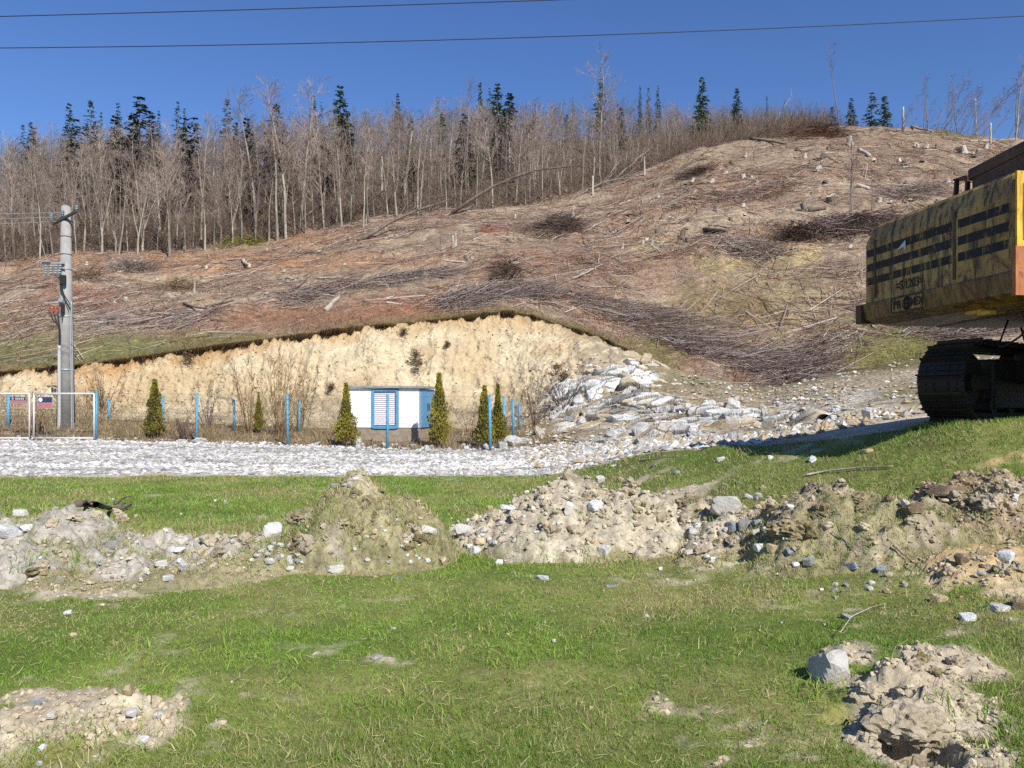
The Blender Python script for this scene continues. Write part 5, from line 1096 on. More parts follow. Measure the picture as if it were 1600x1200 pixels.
# ------------------------------------------------------------------ fences
M_post = m_flat('blue_post_paint', tuple(alb(96, 172, 208)), .5, .12, 7); M_wire = m_flat('wire', tuple(alb(150, 156, 160)), .4, .1, 5, 0, .6)
def gz(x, y): return float(base(np.array([x]), np.array([y]))[0])
def fence(name, label, spots, top, group=None, mesh_h=1.6, wrap=True):
    """spots: (px, Y, top py)"""
    x0, y0 = (spots[0][0]-800)/FPX*spots[0][1], spots[0][1]; o3 = np.array([x0, y0, gz(x0, y0)]); o = empty(name, o3, label, 'fence', group)
    tops = []
    for (px, Y, pt) in spots:
        x = (px-800)/FPX*Y; z = gz(x, Y); zt = EYE+(HZ-pt)/FPX*Y; h = zt-z
        p0 = np.array([x, Y, z-.2])-o3; mb = MB(); mb.cyl(p0, p0+np.array([random.uniform(-.03, .03), 0, h+.2]),   .055, .054, 10)
        ps = mb.build('post', M_post, o, True)
        MB().cyl(p0+[0, 0, h+.2], p0+[0, 0, h+.23], .066, .05, 10).build('post_cap', M_post, ps)
        if wrap:
            t = np.linspace(0, 1, 60); hel = np.stack([p0[0]+.068*np.cos(t*60), p0[1]+.068*np.sin(t*60), p0[2]+.3+t*(h-.15)], 1); v, f = prisms(hel[:-1], hel[1:], .007, .007); mk('tie_wire', v, f, M_galv, ps)
        tops.append((p0+[0, 0, .2], h))
    for i in range(len(tops)-1):
        (a, ha), (b, hb) = tops[i], tops[i+1]; L = np.linalg.norm((b-a)[:2]); A = []; B = []; pitch = .20; mh = min(ha, hb)-.08
        ux = (b-a)/L
        for s in (-1, 1):
            for q in np.arange(-mh, L+mh, pitch):
                s0, s1 = (q, q+mh) if s > 0 else (q, q-mh); lo = 0.; hi = 1.
                d = s1-s0
                ts = sorted(((0-s0)/d, (L-s0)/d)); lo = max(0, ts[0]); hi = min(1, ts[1])
                if hi <= lo: continue
                A.append(a+ux*(s0+d*lo)+[0, 0, .05+mh*lo]); B.append(a+ux*(s0+d*hi)+[0, 0, .05+mh*hi])
        v, f = prisms(A, B, .0017, .0017); pn = mk('chain_link_mesh', v, f, M_wire, o); pn['kind'] = 'stuff'
        v, f = prisms([a+[0, 0, .05+mh], a+[0, 0, mh*.5]], [b+[0, 0, .05+mh], b+[0, 0, mh*.5]], .004, .004); mk('tension_wire', v, f, M_wire, o)
    return o
fence('wire_fence', 'chain link fence on blue posts along the gravel road before the kiosk', [(150, 35, 613), (307, 34, 615), (450, 32.8, 616), (605, 31, 617), (766, 30.2, 618)], 0)
fence('wire_fence', 'short fence on blue posts running back from the right corner toward the bank', [(787, 32.6, 620), (802, 34.6, 624), (812, 37.2, 630)], 0, wrap=False)
fence('wire_fence', 'rear fence of thin blue posts at the foot of the earth bank', [(171, 38.6, 625), (255, 38.4, 620), (366, 37.6, 625), (467, 37.4, 625), (540, 38.3, 624)], 0, wrap=False)
x = P(13, 650, 37)[0]; ip = empty('fence_post', (x, 37, gz(x, 37)), 'single blue post standing inside the yard behind the left gate leaf', 'post'); hgt = EYE+(HZ-617)/FPX*37-gz(x, 37)
MB().cyl((0, 0, -.2), (0, 0, hgt), .07, .07, 10).build('post', M_post, ip, True); MB().cyl((0, 0, hgt), (0, 0, hgt+.03), .075, .05, 10).build('post_cap', M_post, ip)

# ------------------------------------------------------------------ gate
M_gate = m_flat('white_gate_paint', tuple(alb(232, 228, 224)), .5, .12, 9)
M_sb, M_sr, M_sw = m_flat('sign_blue', tuple(alb(52, 66, 104)), .5), m_flat('sign_red', tuple(alb(196, 124, 122)), .5), m_flat('sign_white', (.75, .75, .75), .5)
def gate(pl, pr, Y, label, signs):
    x0, x1 = (pl-800)/FPX*Y, (pr-800)/FPX*Y; zt = EYE+(HZ-615)/FPX*Y; zb_ = EYE+(HZ-686)/FPX*Y; W = x1-x0; H = zt-zb_; o = empty('gate', (x0, Y, zb_), label, 'gate', 'leaves of the white gate')
    for (a, b, n) in (((0, 0, 0), (0, 0, H), 'stile'), ((W, 0, 0), (W, 0, H), 'stile'), ((0, 0, H), (W, 0, H), 'rail'), ((0, 0, .04), (W, 0, .04), 'rail')):
        MB().cyl(a, b, .038, .038, 8).build(n, M_gate, o, True)
    A, B = [], []
    for q in np.arange(.1, W, .12): A.append([q, .02, .04]); B.append([q, .02, H])
    for q in np.arange(.15, H, .14): A.append([0, .025, q]); B.append([W, .025, q])
    v, f = prisms(A, B, .0035, .0035); g = mk('wire_grid', v, f, M_wire, o); g['kind'] = 'stuff'
    for (pa, ya, pb, yb, k) in signs:
        xa, xb = (pa-800)/FPX*Y-x0, (pb-800)/FPX*Y-x0; za, zb2 = EYE+(HZ-ya)/FPX*Y-zb_, EYE+(HZ-yb)/FPX*Y-zb_; w, h = xb-xa, za-zb2; c = (xa+xb)/2
        s = MB().box((c, -.05, (za+zb2)/2), (w, .012, h)).build('sign_board', M_galv, o)
        MB().box((c, -.059, za-h*.26), (w*.94, .006, h*.46)).build('sign_upper_field', M_sb, s); MB().box((c, -.059, zb2+h*.26), (w*.94, .006, h*.42)).build('sign_lower_field', M_sr, s)
        MB().cyl((xa+w*.2, -.062, za-h*.26), (xa+w*.2, -.068, za-h*.26), h*.17, h*.17, 16).build('sign_emblem', M_sw if k == 0 else M_galv, s)
        mb = MB()
        for r_ in range(2):
            for q in range(5): mb.box((xa+w*(.40+.11*q), -.063, za-h*(.19+.15*r_)), (w*.075, .004, h*.07))
        mb.build('sign_marks', M_dark if k == 0 else M_sw, s)
    return o
gate(53, 147, 34.7, 'right leaf of the white gate with square blue and red sign', [(60, 620, 83, 638, 0)])
gate(-62, 46, 34.8, 'left leaf of the white gate with wide blue and red sign', [(16, 620, 42, 631, 1)])

# ------------------------------------------------------------------ concrete pole with its fittings, wires
M_pole = m_flat('pole_concrete', tuple(alb(176, 174, 168)), .9, .16, 2.5, .4); M_ins = m_flat('insulator_glaze', tuple(alb(160, 186, 200)), .3); M_red = m_flat('red_insulator', tuple(alb(206, 92, 66)), .4); M_pvc = m_flat('grey_conduit', tuple(alb(206, 204, 202)), .5, .08)
YP = 37.2; pb = P(103, 690, YP); pz = gz(pb[0], YP); pole = empty('concrete_pole', (pb[0], YP, pz), 'tall grey concrete electricity pole with disconnector and cables behind the white gate', 'utility pole')
ks = YP/FPX
def pl(px, py, dy=0.): q = P(px, py, YP+dy); return q-np.array([pb[0], YP, pz])
Hp = pl(103, 323)[2]
MB().cyl((0, 0, -.4), (0, 0, Hp), .40, .20, 16).build('shaft', M_pole, pole, True)
MB().cyl((0, 0, Hp), (0, 0, Hp+.06), .2, .12, 16).build('shaft_cap', M_pole, pole, True)
ca = MB().bbox(pl(101, 340, -.25), (1.45, .10, .12), .01, (0, math.radians(-20), math.radians(-15))).build('crossarm', M_dark, pole)
for dx in (-.62, -.1, .55):
    c = pl(101, 340, -.25)+np.array([dx, 0, .10+dx*.34]); i_ = MB(); i_.cyl(c, c+[0, 0, .1], .03); 
    for q in range(3): i_.cyl(c+[0, 0, .1+.07*q], c+[0, 0, .14+.07*q], .08, .05)
    i_.build('insulator', M_ins, pole, True)
br = MB().bbox(pl(82, 411, -.35), (1.1, .08, .08), .01).bbox(pl(90, 417, -.35), (.7, .05, .05), .01, (0, .2, 0)).bbox(pl(74, 409, -.35), (.4, .3, .06), .01).build('disconnector_bracket', M_galv, pole)
for k, px in enumerate((72, 80, 88, 94)):
    i_ = MB(); a = pl(px, 414, -.4); b = pl(px-1, 431, -.4); i_.cyl(a, b, .025)
    for q in range(4): c = a+(b-a)*(q+.6)/4.6; i_.cyl(c, c+[0, 0, .045], .075, .05)
    i_.build('insulator', M_ins, pole, True)
MB().bbox(pl(85, 473, -.3), (.95, .07, .07), .01).bbox(pl(97, 470, -.3), (.2, .3, .16), .01).build('lower_bracket', M_galv, pole)
for px in (78, 83, 90):
    i_ = MB(); a = pl(px, 478, -.3); b = pl(px+.5, 490, -.3); i_.cyl(a, b, .02)
    for q in range(4): c = a+(b-a)*(q+.5)/4.6; i_.cyl(c, c+[0, 0, .04], .065, .045)
    i_.build('red_insulator', M_red, pole, True)
def curve_px(pts, n=24, dy=-.42):
    p = np.array([pl(a, b, dy) for a, b in pts]); t = np.linspace(0, len(p)-1, n); i = np.clip(t.astype(int), 0, len(p)-2); f = t-i
    g = lambda k: p[np.clip(k, 0, len(p)-1)]; f = f[:, None]; p0, p1, p2, p3 = g(i-1), g(i), g(i+1), g(i+2)
    return .5*(2*p1+(-p0+p2)*f+(2*p0-5*p1+4*p2-p3)*f**2+(-p0+3*p1-3*p2+p3)*f**3)
for pts in (((95, 432), (94, 445), (97, 455), (103, 470), (110, 482)), ((92, 431), (97, 450), (101, 462), (109, 474)), ((86, 430), (96, 440), (95, 452), (100, 460)), ((97, 478), (98, 490), (97, 500))):
    v, f = tube(curve_px(pts), .022, 6); mk('cable', v, f, M_black, pole, True)
for pts in (((80, 491), (83, 500), (90, 508), (93, 520), (93, 542)), ((90, 491), (92, 505), (94, 520), (93.5, 542)), ((84, 491), (88, 502), (92, 514), (93, 530))):
    v, f = tube(curve_px(pts), .03, 6); mk('cable', v, f, M_black, pole, True)
MB().bbox(pl(99, 437, -.42), (.22, .14, .42), .02).bbox(pl(98, 482, -.42), (.16, .12, .4), .02).build('terminal_box', M_black, pole)
v, f = tube(curve_px(((92.5, 540), (92.5, 600), (92.5, 650), (91.5, 674)), dy=-.45), .075, 8); mk('conduit', v, f, M_pvc, pole, True)
for px, r_ in ((111.5, .035), (114, .025)): v, f = tube(curve_px(((px-2.5, 470), (px-1, 540), (px, 610), (px+.5, 680)), dy=-.33), r_, 8); mk('conduit', v, f, M_galv, pole, True)
for py in (421, 495, 578):
    rr = .20+.20*(1-pl(103, py)[2]/Hp)+.012; z = pl(103, py)[2]; MB().cyl((0, 0, z-.035), (0, 0, z+.035), rr, rr, 18).build('clamp_band', M_galv, pole, True)
for py in (370, 398, 345):
    rr = .20+.20*(1-pl(103, py)[2]/Hp)+.01; z = pl(103, py)[2]; MB().cyl((0, 0, z-.015), (0, 0, z+.015), rr, rr, 18).build('wire_loop', M_dark, pole, True)
M_line = m_flat('line_wire', (.03, .035, .06), .5, .05); M_linep = m_flat('pale_line_wire', tuple(alb(176, 176, 176)), .5)
def wire(p0, p1, sag, r, m, name, label, group=None, n=40):
    p0 = np.array(p0); p1 = np.array(p1); t = np.linspace(0, 1, n)[:, None]; pts = p0+(p1-p0)*t-np.array([0, 0, 1.])*sag*4*t*(1-t); v, f = tube(pts-p0, r, 5, False); o = mk(name, v, f, m, None, True, loc=p0); return tag(o, label, 'wire', group)
Yw = 26.
wire(P(-500, 37, Yw), P(1400, -20, Yw), .10, .017, M_line, 'overhead_wire', 'upper of the two dark overhead wires, leaving at the top edge'); wire(P(-500, 75.4, Yw+1), P(2100, -5.9, Yw+1), .53, .017, M_line, 'overhead_wire', 'lower dark overhead wire crossing the whole sky')
for k, (a, b) in enumerate(((324, 332), (343, 339), (354, 346))):
    wire(P(-700, a-24, 46), pl(88 if k else 100, b, -.2)+np.array([pb[0], YP, pz]), .5, .014, M_linep, 'service_wire', ['topmost', 'middle', 'lowest'][k]+' thin pale wire reaching the concrete pole from the left')
wire(pl(60, 352, -.3)+np.array([pb[0], YP, pz]), pl(75, 408, -.4)+np.array([pb[0], YP, pz]), .25, .012, M_linep, 'drop_wire', 'thin pale drop wire hanging beside the concrete pole')

# ------------------------------------------------------------------ thujas, shrubs, weeds
def thuja_geo(seed, n=3800, cleft=.35):
    r = np.random.default_rng(seed); z = r.random(n)**1.25; a = r.uniform(0, 2*PI, n)
    R_ = .185*(1-z)**1.0*(1+.42*np.sin(2*a+seed*2+z*7)+.35*np.sin(3*a-z*19+seed)+.2*r.normal(size=n)); R_ = np.maximum(R_, .012)*np.sqrt(r.uniform(.25, 1, n)); R_[z < .08] *= .7
    p = np.stack([np.cos(a)*R_, np.sin(a)*R_, .08+z*.92], 1)+r.normal(0, .008, (n, 3))
    d = np.stack([np.cos(a)*.5, np.sin(a)*.5, np.full(n, 1.)], 1)+r.normal(0, .4, (n, 3)); d /= np.linalg.norm(d, axis=1, keepdims=True); s = np.cross(d, r.normal(size=(n, 3))); s /= np.linalg.norm(s, axis=1, keepdims=True)
    L = r.uniform(.02, .055, n)[:, None]; w = L*.38; V = np.stack([p, p+d*L*.5+s*w, p+d*L, p+d*L*.5-s*w], 1).reshape(-1, 3); return V, np.arange(n*4).reshape(n, 4)
TH = []
for s_ in (1, 2, 3):
    v, f = thuja_geo(s_); tv, tf = tube([[0, 0, -.05], [0, 0, .1], [.01, 0, .95]], [.022, .02, .004], 6); TH.append((mk('trunk', tv, tf, M_darkbark, smooth=True, link=False), mk('crown', v, f, M_thuja, link=False)))
def thuja(px, pb_, pt, Y, label, v, wide=1.0):
    q = P(px, pb_, Y); z = gz(q[0], Y); h = EYE+(HZ-pt)/FPX*Y-z; o = empty('thuja', (q[0], Y, z), label, 'evergreen', 'thujas planted along the fence', (0, 0, v*2.)); o.scale = (h*wide, h*wide, h); inst('trunk', TH[v][0], parent=o); inst('crown', TH[v][1], parent=o)
thuja(242, 682, 595, 35.2, 'full olive green thuja between the gate and the first fence post', 0, .95); thuja(541, 692, 601, 32.2, 'slim thuja before the left corner of the kiosk', 1, .85); thuja(686, 694, 586, 31.8, 'tallest thuja with thin tip before the right corner of the kiosk', 2, .80)
thuja(757, 692, 605, 31.5, 'thuja left of the right corner fence post', 0, .9); thuja(778, 690, 603, 32.2, 'thuja squeezed behind the right corner fence post', 1, .75); thuja(404, 672, 614, 37.0, 'small dim thuja behind the bare shrub', 2, .65)
M_shrub = m_flat('shrub_stems', tuple(alb(150, 122, 84)), .9, .25, 3)
def shrub(px, pb_, pt, Y, label, n, spread, m=None, seed=1, group=None):
    r = np.random.default_rng(seed); q = P(px, pb_, Y); z = gz(q[0], Y); h = EYE+(HZ-pt)/FPX*Y-z; A, B, RA, RB = [], [], [], []
    for k in range(n):
        d = np.array([r.normal(0, spread), r.normal(0, spread), 1.]); d /= np.linalg.norm(d); L = h*r.uniform(.55, 1.02); p = np.array([r.normal(0, .08), r.normal(0, .08), -.05])
        for j in range(5):
            e = p+d*L/5; A.append(p); B.append(e); RA.append(.022*(1-j/6)); RB.append(.022*(1-(j+1)/6)); d = d+r.normal(0, .07, 3)+[0, 0, .05]; d /= np.linalg.norm(d); p = e
            if j >= 1:
                for w in range(3):
                    g = d+r.normal(0, .45, 3); g /= np.linalg.norm(g); A.append(p); B.append(p+g*L*r.uniform(.08, .22)); RA.append(.010); RB.append(.004)
    v, f = prisms(A, B, RA, RB, 3); o = mk('bare_shrub', v, f, m or M_shrub, loc=(q[0], Y, z)); return tag(o, label, 'shrub', group)
shrub(436, 690, 548, 36.0, 'tall bare yellowish shrub left of the kiosk', 26, .20, seed=3); shrub(388, 680, 560, 36.8, 'bare shrub against the bank left of the tall yellowish one', 16, .22, seed=4); shrub(468, 676, 565, 37.5, 'thin bare shrub right of the tall yellowish one', 12, .25, seed=5)
M_shd = m_flat('dark_shrub_stems', tuple(alb(116, 92, 82)), .9, .25, 3)
shrub(285, 690, 660, 34.6, 'low dark bare bush at the foot of the fence', 26, .6, M_shd, 6); shrub(160, 600, 562, 39.5, 'small bare bush on the bank behind the pole', 9, .3, M_shd, 7); shrub(325, 665, 600, 38.5, 'thin bare bush against the bank between two fence posts', 9, .3, M_shd, 8); shrub(835, 640, 590, 37, 'thin dark bush between the bank and the rocks', 10, .4, M_shd, 9)
shrub(880, 600, 572, 38, 'dark little bush on the rocks', 18, .5, M_shd, 10); shrub(60, 690, 640, 36, 'dry bush behind the gate', 14, .35, M_shrub, 11)
for i in range(10): shrub(random.uniform(170, 780), 680, random.uniform(635, 660), random.uniform(33, 38), 'small dry bush growing inside the fence', 7, .4, random.choice([M_shd, M_shrub]), 20+i, 'dry bushes inside the fence')
M_weed = m_col('dry_weeds')
def blades(name, x, y, z, h, w, cols, m, bend=.5, near=False):
    n = len(x); a = rng.uniform(0, 2*PI, n); s = np.stack([np.cos(a), np.sin(a), np.zeros(n)], 1); ln = rng.normal(0, bend, (n, 2))
    p = np.stack([x, y, z-.01], 1); tip = p+np.stack([ln[:, 0]*h, ln[:, 1]*h, h], 1); w = np.asarray(w)[:, None]
    if near:
        mid = p+np.stack([ln[:, 0]*h*.30, ln[:, 1]*h*.30, h*.62], 1); V = np.stack([p-s*w, p+s*w, mid+s*w*.7, mid-s*w*.7, tip], 1).reshape(-1, 3); b = (np.arange(n)*5)[:, None]; F = [b+np.array([[0, 1, 2, 3]]), b+np.array([[3, 2, 4]])]; k = 5
    else:
        V = np.stack([p-s*w, p+s*w, tip], 1).reshape(-1, 3); F = np.arange(n*3).reshape(n, 3); k = 3
    return stuff(mk(name, V, F, m, attrs={'col': np.repeat(cols, k, 0)}))
n = 26000; px = rng.uniform(-120, 860, n); x_ = rng.random(n); ya = far_edge(px)+.25; yb = at(YB, px)+1.2; y = ya+(yb-ya)*x_; x = (px-800)/FPX*y
d = fbm(x, y, .5, 3, 501); k = rng.random(n) < np.clip(.5+d*1.4+.35*sm(300, 100, px), .05, 1); x, y, px = x[k], y[k], px[k]; hgt = (.08+.34*rng.random(len(x))**2.4)*(1+.9*sm(200, 130, px)*sm(-20, 60, px)); c = np.array([alb(186, 162, 122), alb(156, 128, 98), alb(206, 188, 152), alb(132, 108, 86), alb(150, 138, 92)])[rng.integers(0, 5, len(x))]*rng.uniform(.7, 1.15, (len(x), 1))
blades('dry_weeds', x, y, base(x, y), hgt, rng.uniform(.006, .016, len(x)), c, M_weed, .45)
n = 46000; px = rng.uniform(-120, 1640, n); y = at(YT, px)-.2+rng.random(n)**1.6*26; x = (px-800)/FPX*y; z = base(x, np.maximum(y, at(YT, px)+.02)); qx, qy = pxy(x, y, z); c = hill_cover(qx, qy, x, y)*rng.uniform(.75, 1.35, (n, 1)); k = rng.random(n) < np.clip(.55+fbm(x, y, .4, 3, 511), .1, 1)
blades('hill_grass', x[k], y[k], z[k], (.08+.22*rng.random(k.sum())**2), rng.uniform(.012, .03, k.sum()), c[k], M_weed, .6)
n = 20000; px = rng.uniform(960, 1650, n); y = at(YB, px)-6+rng.random(n)*18; x = (px-800)/FPX*y; z = base(x, y); cc = bank_col(x, y, z); g = (cc[:, 1] > cc[:, 0]*.93); g &= (y < at(YT, px)); blades('slope_grass', x[g], y[g], z[g], .05+.18*rng.random(g.sum())**2, rng.uniform(.01, .022, g.sum()), cc[g]*rng.uniform(.8, 1.3, (g.sum(), 1)), M_weed, .6)
# ------------------------------------------------------------------ excavator
def paint_mat(name, a, b, c, dirt=.6, rust=.5, seed=0.0):
    t = NT(name); g = t.n.new('ShaderNodeNewGeometry').outputs['Position']
    mp = t.n.new('ShaderNodeMapping'); mp.inputs['Scale'].default_value = (5, 5, .8); mp.inputs['Location'].default_value = (seed, 0, 0); t.L(g, mp.inputs[0])
    f = t.noise(g, 1.6, 7, .7); cc = t.ramp(f, [(.32, a), (.5, b), (.68, c)])
    st = t.noise(mp.outputs[0], 1.9, 8, .78); cc = t.mix(t.ramp(st, [(.48, 0.0), (.60, dirt)]), cc, (.022, .017, .011))
    ru = t.noise(g, 3.1, 6, .75, .5); cc = t.mix(t.ramp(ru, [(.53, 0.0), (.62, rust)]), cc, (.10, .036, .014))
    t.color(cc).rough(.55); t.b.inputs['Specular IOR Level'].default_value = .35; t.bump(t.noise(g, 22, 5, .7), .25, .006); return t.m
M_cw = paint_mat('worn_yellow_paint', (.25, .15, .05), (.42, .26, .075), (.48, .34, .13), .95, .95)
M_cwlow = paint_mat('rusty_yellow_paint', (.10, .058, .022), (.20, .115, .034), (.28, .18, .06), .9, .9, 9.0)
M_cw2 = paint_mat('bright_yellow_paint', (.50, .28, .025), (.66, .40, .04), (.70, .48, .09), .45, .8, 5.0)
M_rusty = paint_mat('rusty_brown_steel', (.040, .022, .013), (.085, .046, .026), (.12, .07, .035), .7, .5, 2.0)
M_orange = paint_mat('orange_primer', (.26, .085, .03), (.38, .14, .05), (.44, .2, .08), .6, .7, 3.0)
M_stripe = paint_mat('black_stripe', (.010, .011, .014), (.016, .017, .020), (.022, .022, .024), .2, .1, 1.0)
def worn_stripe():
    t = NT('worn_black_stripe'); g = t.pos(); f = t.noise(t.pos((6, 6, 1.4)), 1.6, 7, .8); c = t.mix(t.ramp(f, [(.54, 0.0), (.62, .8)]), (.014, .015, .018), (.32, .19, .044)); t.color(c).rough(.6); return t.m
M_worn = worn_stripe()
M_steel = paint_mat('track_steel', (.012, .010, .009), (.022, .018, .015), (.036, .028, .021), .3, .3)
ez = float(base(np.array([5.75]), np.array([10.1]))[0]); E0 = np.array([7.75, 10.0, ez])
exc = empty('excavator', E0, 'old yellow tracked excavator cut by the right picture edge, rusty counterweight toward the camera', 'excavator')
Nf, Ff = np.array([5.34, 8.5]), np.array([4.945, 11.42]); Lc = float(np.linalg.norm(Ff-Nf)); ax = (Nf-Ff)/Lc; inn = np.array([-ax[1], ax[0]])
if inn[0] < 0: inn = -inn
def cw(s, d, z): q = Ff+ax*s+inn*d; return np.array([q[0], q[1], z])-E0
def outline(inset, dep=1.05, rf=.20, rn=.05):
    a, b, c, d = inset, Lc-inset, inset, dep
    pts = []
    for k in range(5): t = PI/2*k/4; pts.append((a+rf-rf*math.cos(t), c+rf-rf*math.sin(t)))
    for k in range(4): t = PI/2*k/3; pts.append((b-rn+rn*math.sin(t), c+rn-rn*math.cos(t)))
    pts += [(b, d), (a, d)]; return pts
lev = [(2.76, .20), (2.80, .10), (2.84, .01), (3.02, -.02), (3.06, -.02), (3.075, .012), (3.10, .016), (3.88, .016), (3.94, .026), (4.11, .085), (4.155, .12), (4.16, .17)]
V = []; F = []; T = []
for z, ins in lev: V += [cw(s, d, z) for s, d in outline(ins)]
n = 11
for i in range(len(lev)-1):
    for k in range(n): F.append([i*n+k, i*n+(k+1) % n, (i+1)*n+(k+1) % n, (i+1)*n+k])
V = np.array(V); c0 = len(V); V = np.concatenate([V, [V[:n].mean(0)], [V[-n:].mean(0)]]); j = (len(lev)-1)*n
T = [[c0, (k+1) % n, k] for k in range(n)]+[[c0+1, j+k, j+(k+1) % n] for k in range(n)]
mi = [1 if i < 5 else 0 for i in range(len(lev)-1) for k in range(n)]+[1 if k % 2 == 0 else 0 for k in range(0)]+[1]*n+[0]*n
T = T[0::2]+T[1::2]
cwo = mk('counterweight', V, [np.array(F), np.array(T)], [M_cw, M_cwlow], exc, midx=mi)
def flat_box(name, s0, s1, d0, d1, z0, z1, m, parent, skew=0):
    P_ = [cw(s, d, z) for s in (s0, s1) for d in (d0, d1) for z in (z0, z1)]
    return mk(name, np.array(P_), np.array([[0, 1, 3, 2], [4, 6, 7, 5], [0, 4, 5, 1], [2, 3, 7, 6], [0, 2, 6, 4], [1, 5, 7, 3]]), m, parent)
tt = lambda px: ((11.3*((px-800)/FPX)-4.95)/(.39+2.8*((px-800)/FPX)))*Lc
# face is at d = .016
for (a, b) in ((1359, 1370), (1374, 1488), (1498, 1574)):
    for zc in (3.76, 3.56, 3.37): flat_box('black_stripe', tt(a), tt(b), .012, .03, zc-.05, zc+.05, M_worn, cwo)
for px in (1372, 1492.5): flat_box('seam_strip', tt(px)-.022, tt(px)+.022, .006, .03, 3.12, 3.92, M_rusty, cwo)
flat_box('rear_end_plate', Lc-.03, Lc+.0, .03, 1.0, 3.30, 4.13, M_cw2, cwo); flat_box('orange_end_plate', Lc-.02, Lc+.035, -.015, .62, 2.80, 3.32, M_orange, cwo)
flat_box('rear_end_plate', Lc-.03, Lc+.012, .10, .9, 3.4, 4.0, M_cw2, cwo)
sv_ = np.array([cw(tt(1404), .004, 3.66), cw(tt(1416), .004, 3.76), cw(tt(1419), .004, 3.78), cw(tt(1419.5), .004, 3.63), cw(tt(1416), .004, 3.70), cw(tt(1410), .004, 3.685)])
mk('torn_sticker', np.concatenate([sv_, sv_+np.append(inn*.004, 0)]), [np.array([[0, 1, 5, 5]])[:, :3], np.array([[1, 2, 4], [1, 4, 5], [2, 3, 4], [7, 6, 11], [8, 7, 10], [7, 11, 10], [9, 8, 10]])], m_flat('sticker_white', (.55, .58, .6), .5), cwo)
def text_on(txt, s, z, size, m, parent, name, d=.008, ext=.006, sx=1.0):
    cu = bpy.data.curves.new(name, 'FONT'); cu.body = txt; cu.size = size; cu.align_x = 'CENTER'; cu.align_y = 'CENTER'; cu.extrude = ext; cu.offset = .003
    o = bpy.data.objects.new(name, cu); col.objects.link(o); bpy.context.view_layer.update()
    me = bpy.data.meshes.new_from_object(o.evaluated_get(bpy.context.evaluated_depsgraph_get())); bpy.data.objects.remove(o); bpy.data.curves.remove(cu)
    me.materials.clear(); me.materials.append(m); p = cw(s, d, z); X = Vector((ax[0], ax[1], 0)); Y = Vector((0, 0, 1)); Z = Vector((-inn[0], -inn[1], 0))
    me.transform(Matrix(((X.x*sx, Y.x, Z.x, p[0]), (X.y*sx, Y.y, Z.y, p[1]), (X.z*sx, Y.z, Z.z, p[2]), (0, 0, 0, 1)))); ob = bpy.data.objects.new(name, me); col.objects.link(ob); ob.parent = parent; return ob
text_on('=S 1203=', (tt(1398)+tt(1452))/2, 3.205, .17, M_stripe, cwo, 'painted_lettering', .012, .004, .86)
sL = (tt(1401)+tt(1450))/2; wl = tt(1450)-tt(1401); M_cast = paint_mat('raised_cast_logo', (.10, .055, .02), (.17, .10, .03), (.22, .14, .04), .6, .5, 7.0)
badge = flat_box('cast_badge', sL-wl/2, sL+wl/2, -.030, .0, 2.855, 3.045, M_cw, cwo)
for (a, b, c, d_) in ((sL-wl/2, sL+wl/2, 3.035, 3.05), (sL-wl/2, sL+wl/2, 2.85, 2.865), (sL-wl/2, sL-wl/2+.015, 2.866, 3.034), (sL+wl/2-.015, sL+wl/2, 2.866, 3.034)): flat_box('badge_rim', a, b, -.038, -.031, c, d_, M_stripe, badge)
text_on('PR', sL-wl*.30, 2.95, .15, M_stripe, badge, 'badge_letters', -.034, .004, 1.0); text_on('MEX', sL+wl*.31, 2.95, .15, M_stripe, badge, 'badge_letters', -.034, .004, .85)
A = []; B = []
for k in range(20): a0, a1 = 2*PI*k/20, 2*PI*(k+1)/20; A.append(cw(sL+.078*math.cos(a0), -.034, 2.95+.078*math.sin(a0))); B.append(cw(sL+.078*math.cos(a1), -.034, 2.95+.078*math.sin(a1)))
for (s0, z0, s1, z1) in ((-.078, 0, .078, 0), (0, -.078, 0, .078), (-.06, .045, .06, .045), (-.06, -.045, .06, -.045)): A.append(cw(sL+s0, -.034, 2.95+z0)); B.append(cw(sL+s1, -.034, 2.95+z1))
for k in range(10): z0, z1 = -.078+.0156*k, -.078+.0156*(k+1); f_ = lambda q: .042*math.sqrt(max(0, 1-(q/.078)**2)); [(A.append(cw(sL+g*f_(z0), -.034, 2.95+z0)), B.append(cw(sL+g*f_(z1), -.034, 2.95+z1))) for g in (-1, 1)]
v, f = prisms(A, B, .007, .007, 4); mk('badge_globe', v, f, M_stripe, badge)
# small lugs along the lower band, hanging yellow bracket
flat_box('corner_lug', -.02, .12, -.03, .3, 2.80, 3.06, M_rusty, cwo)
ub = flat_box('yellow_bracket', tt(1482), tt(1506), .25, .32, 2.72, 2.80, M_cw2, cwo); flat_box('bracket_foot', tt(1500), tt(1518), .24, .33, 2.69, 2.725, M_cw2, ub)
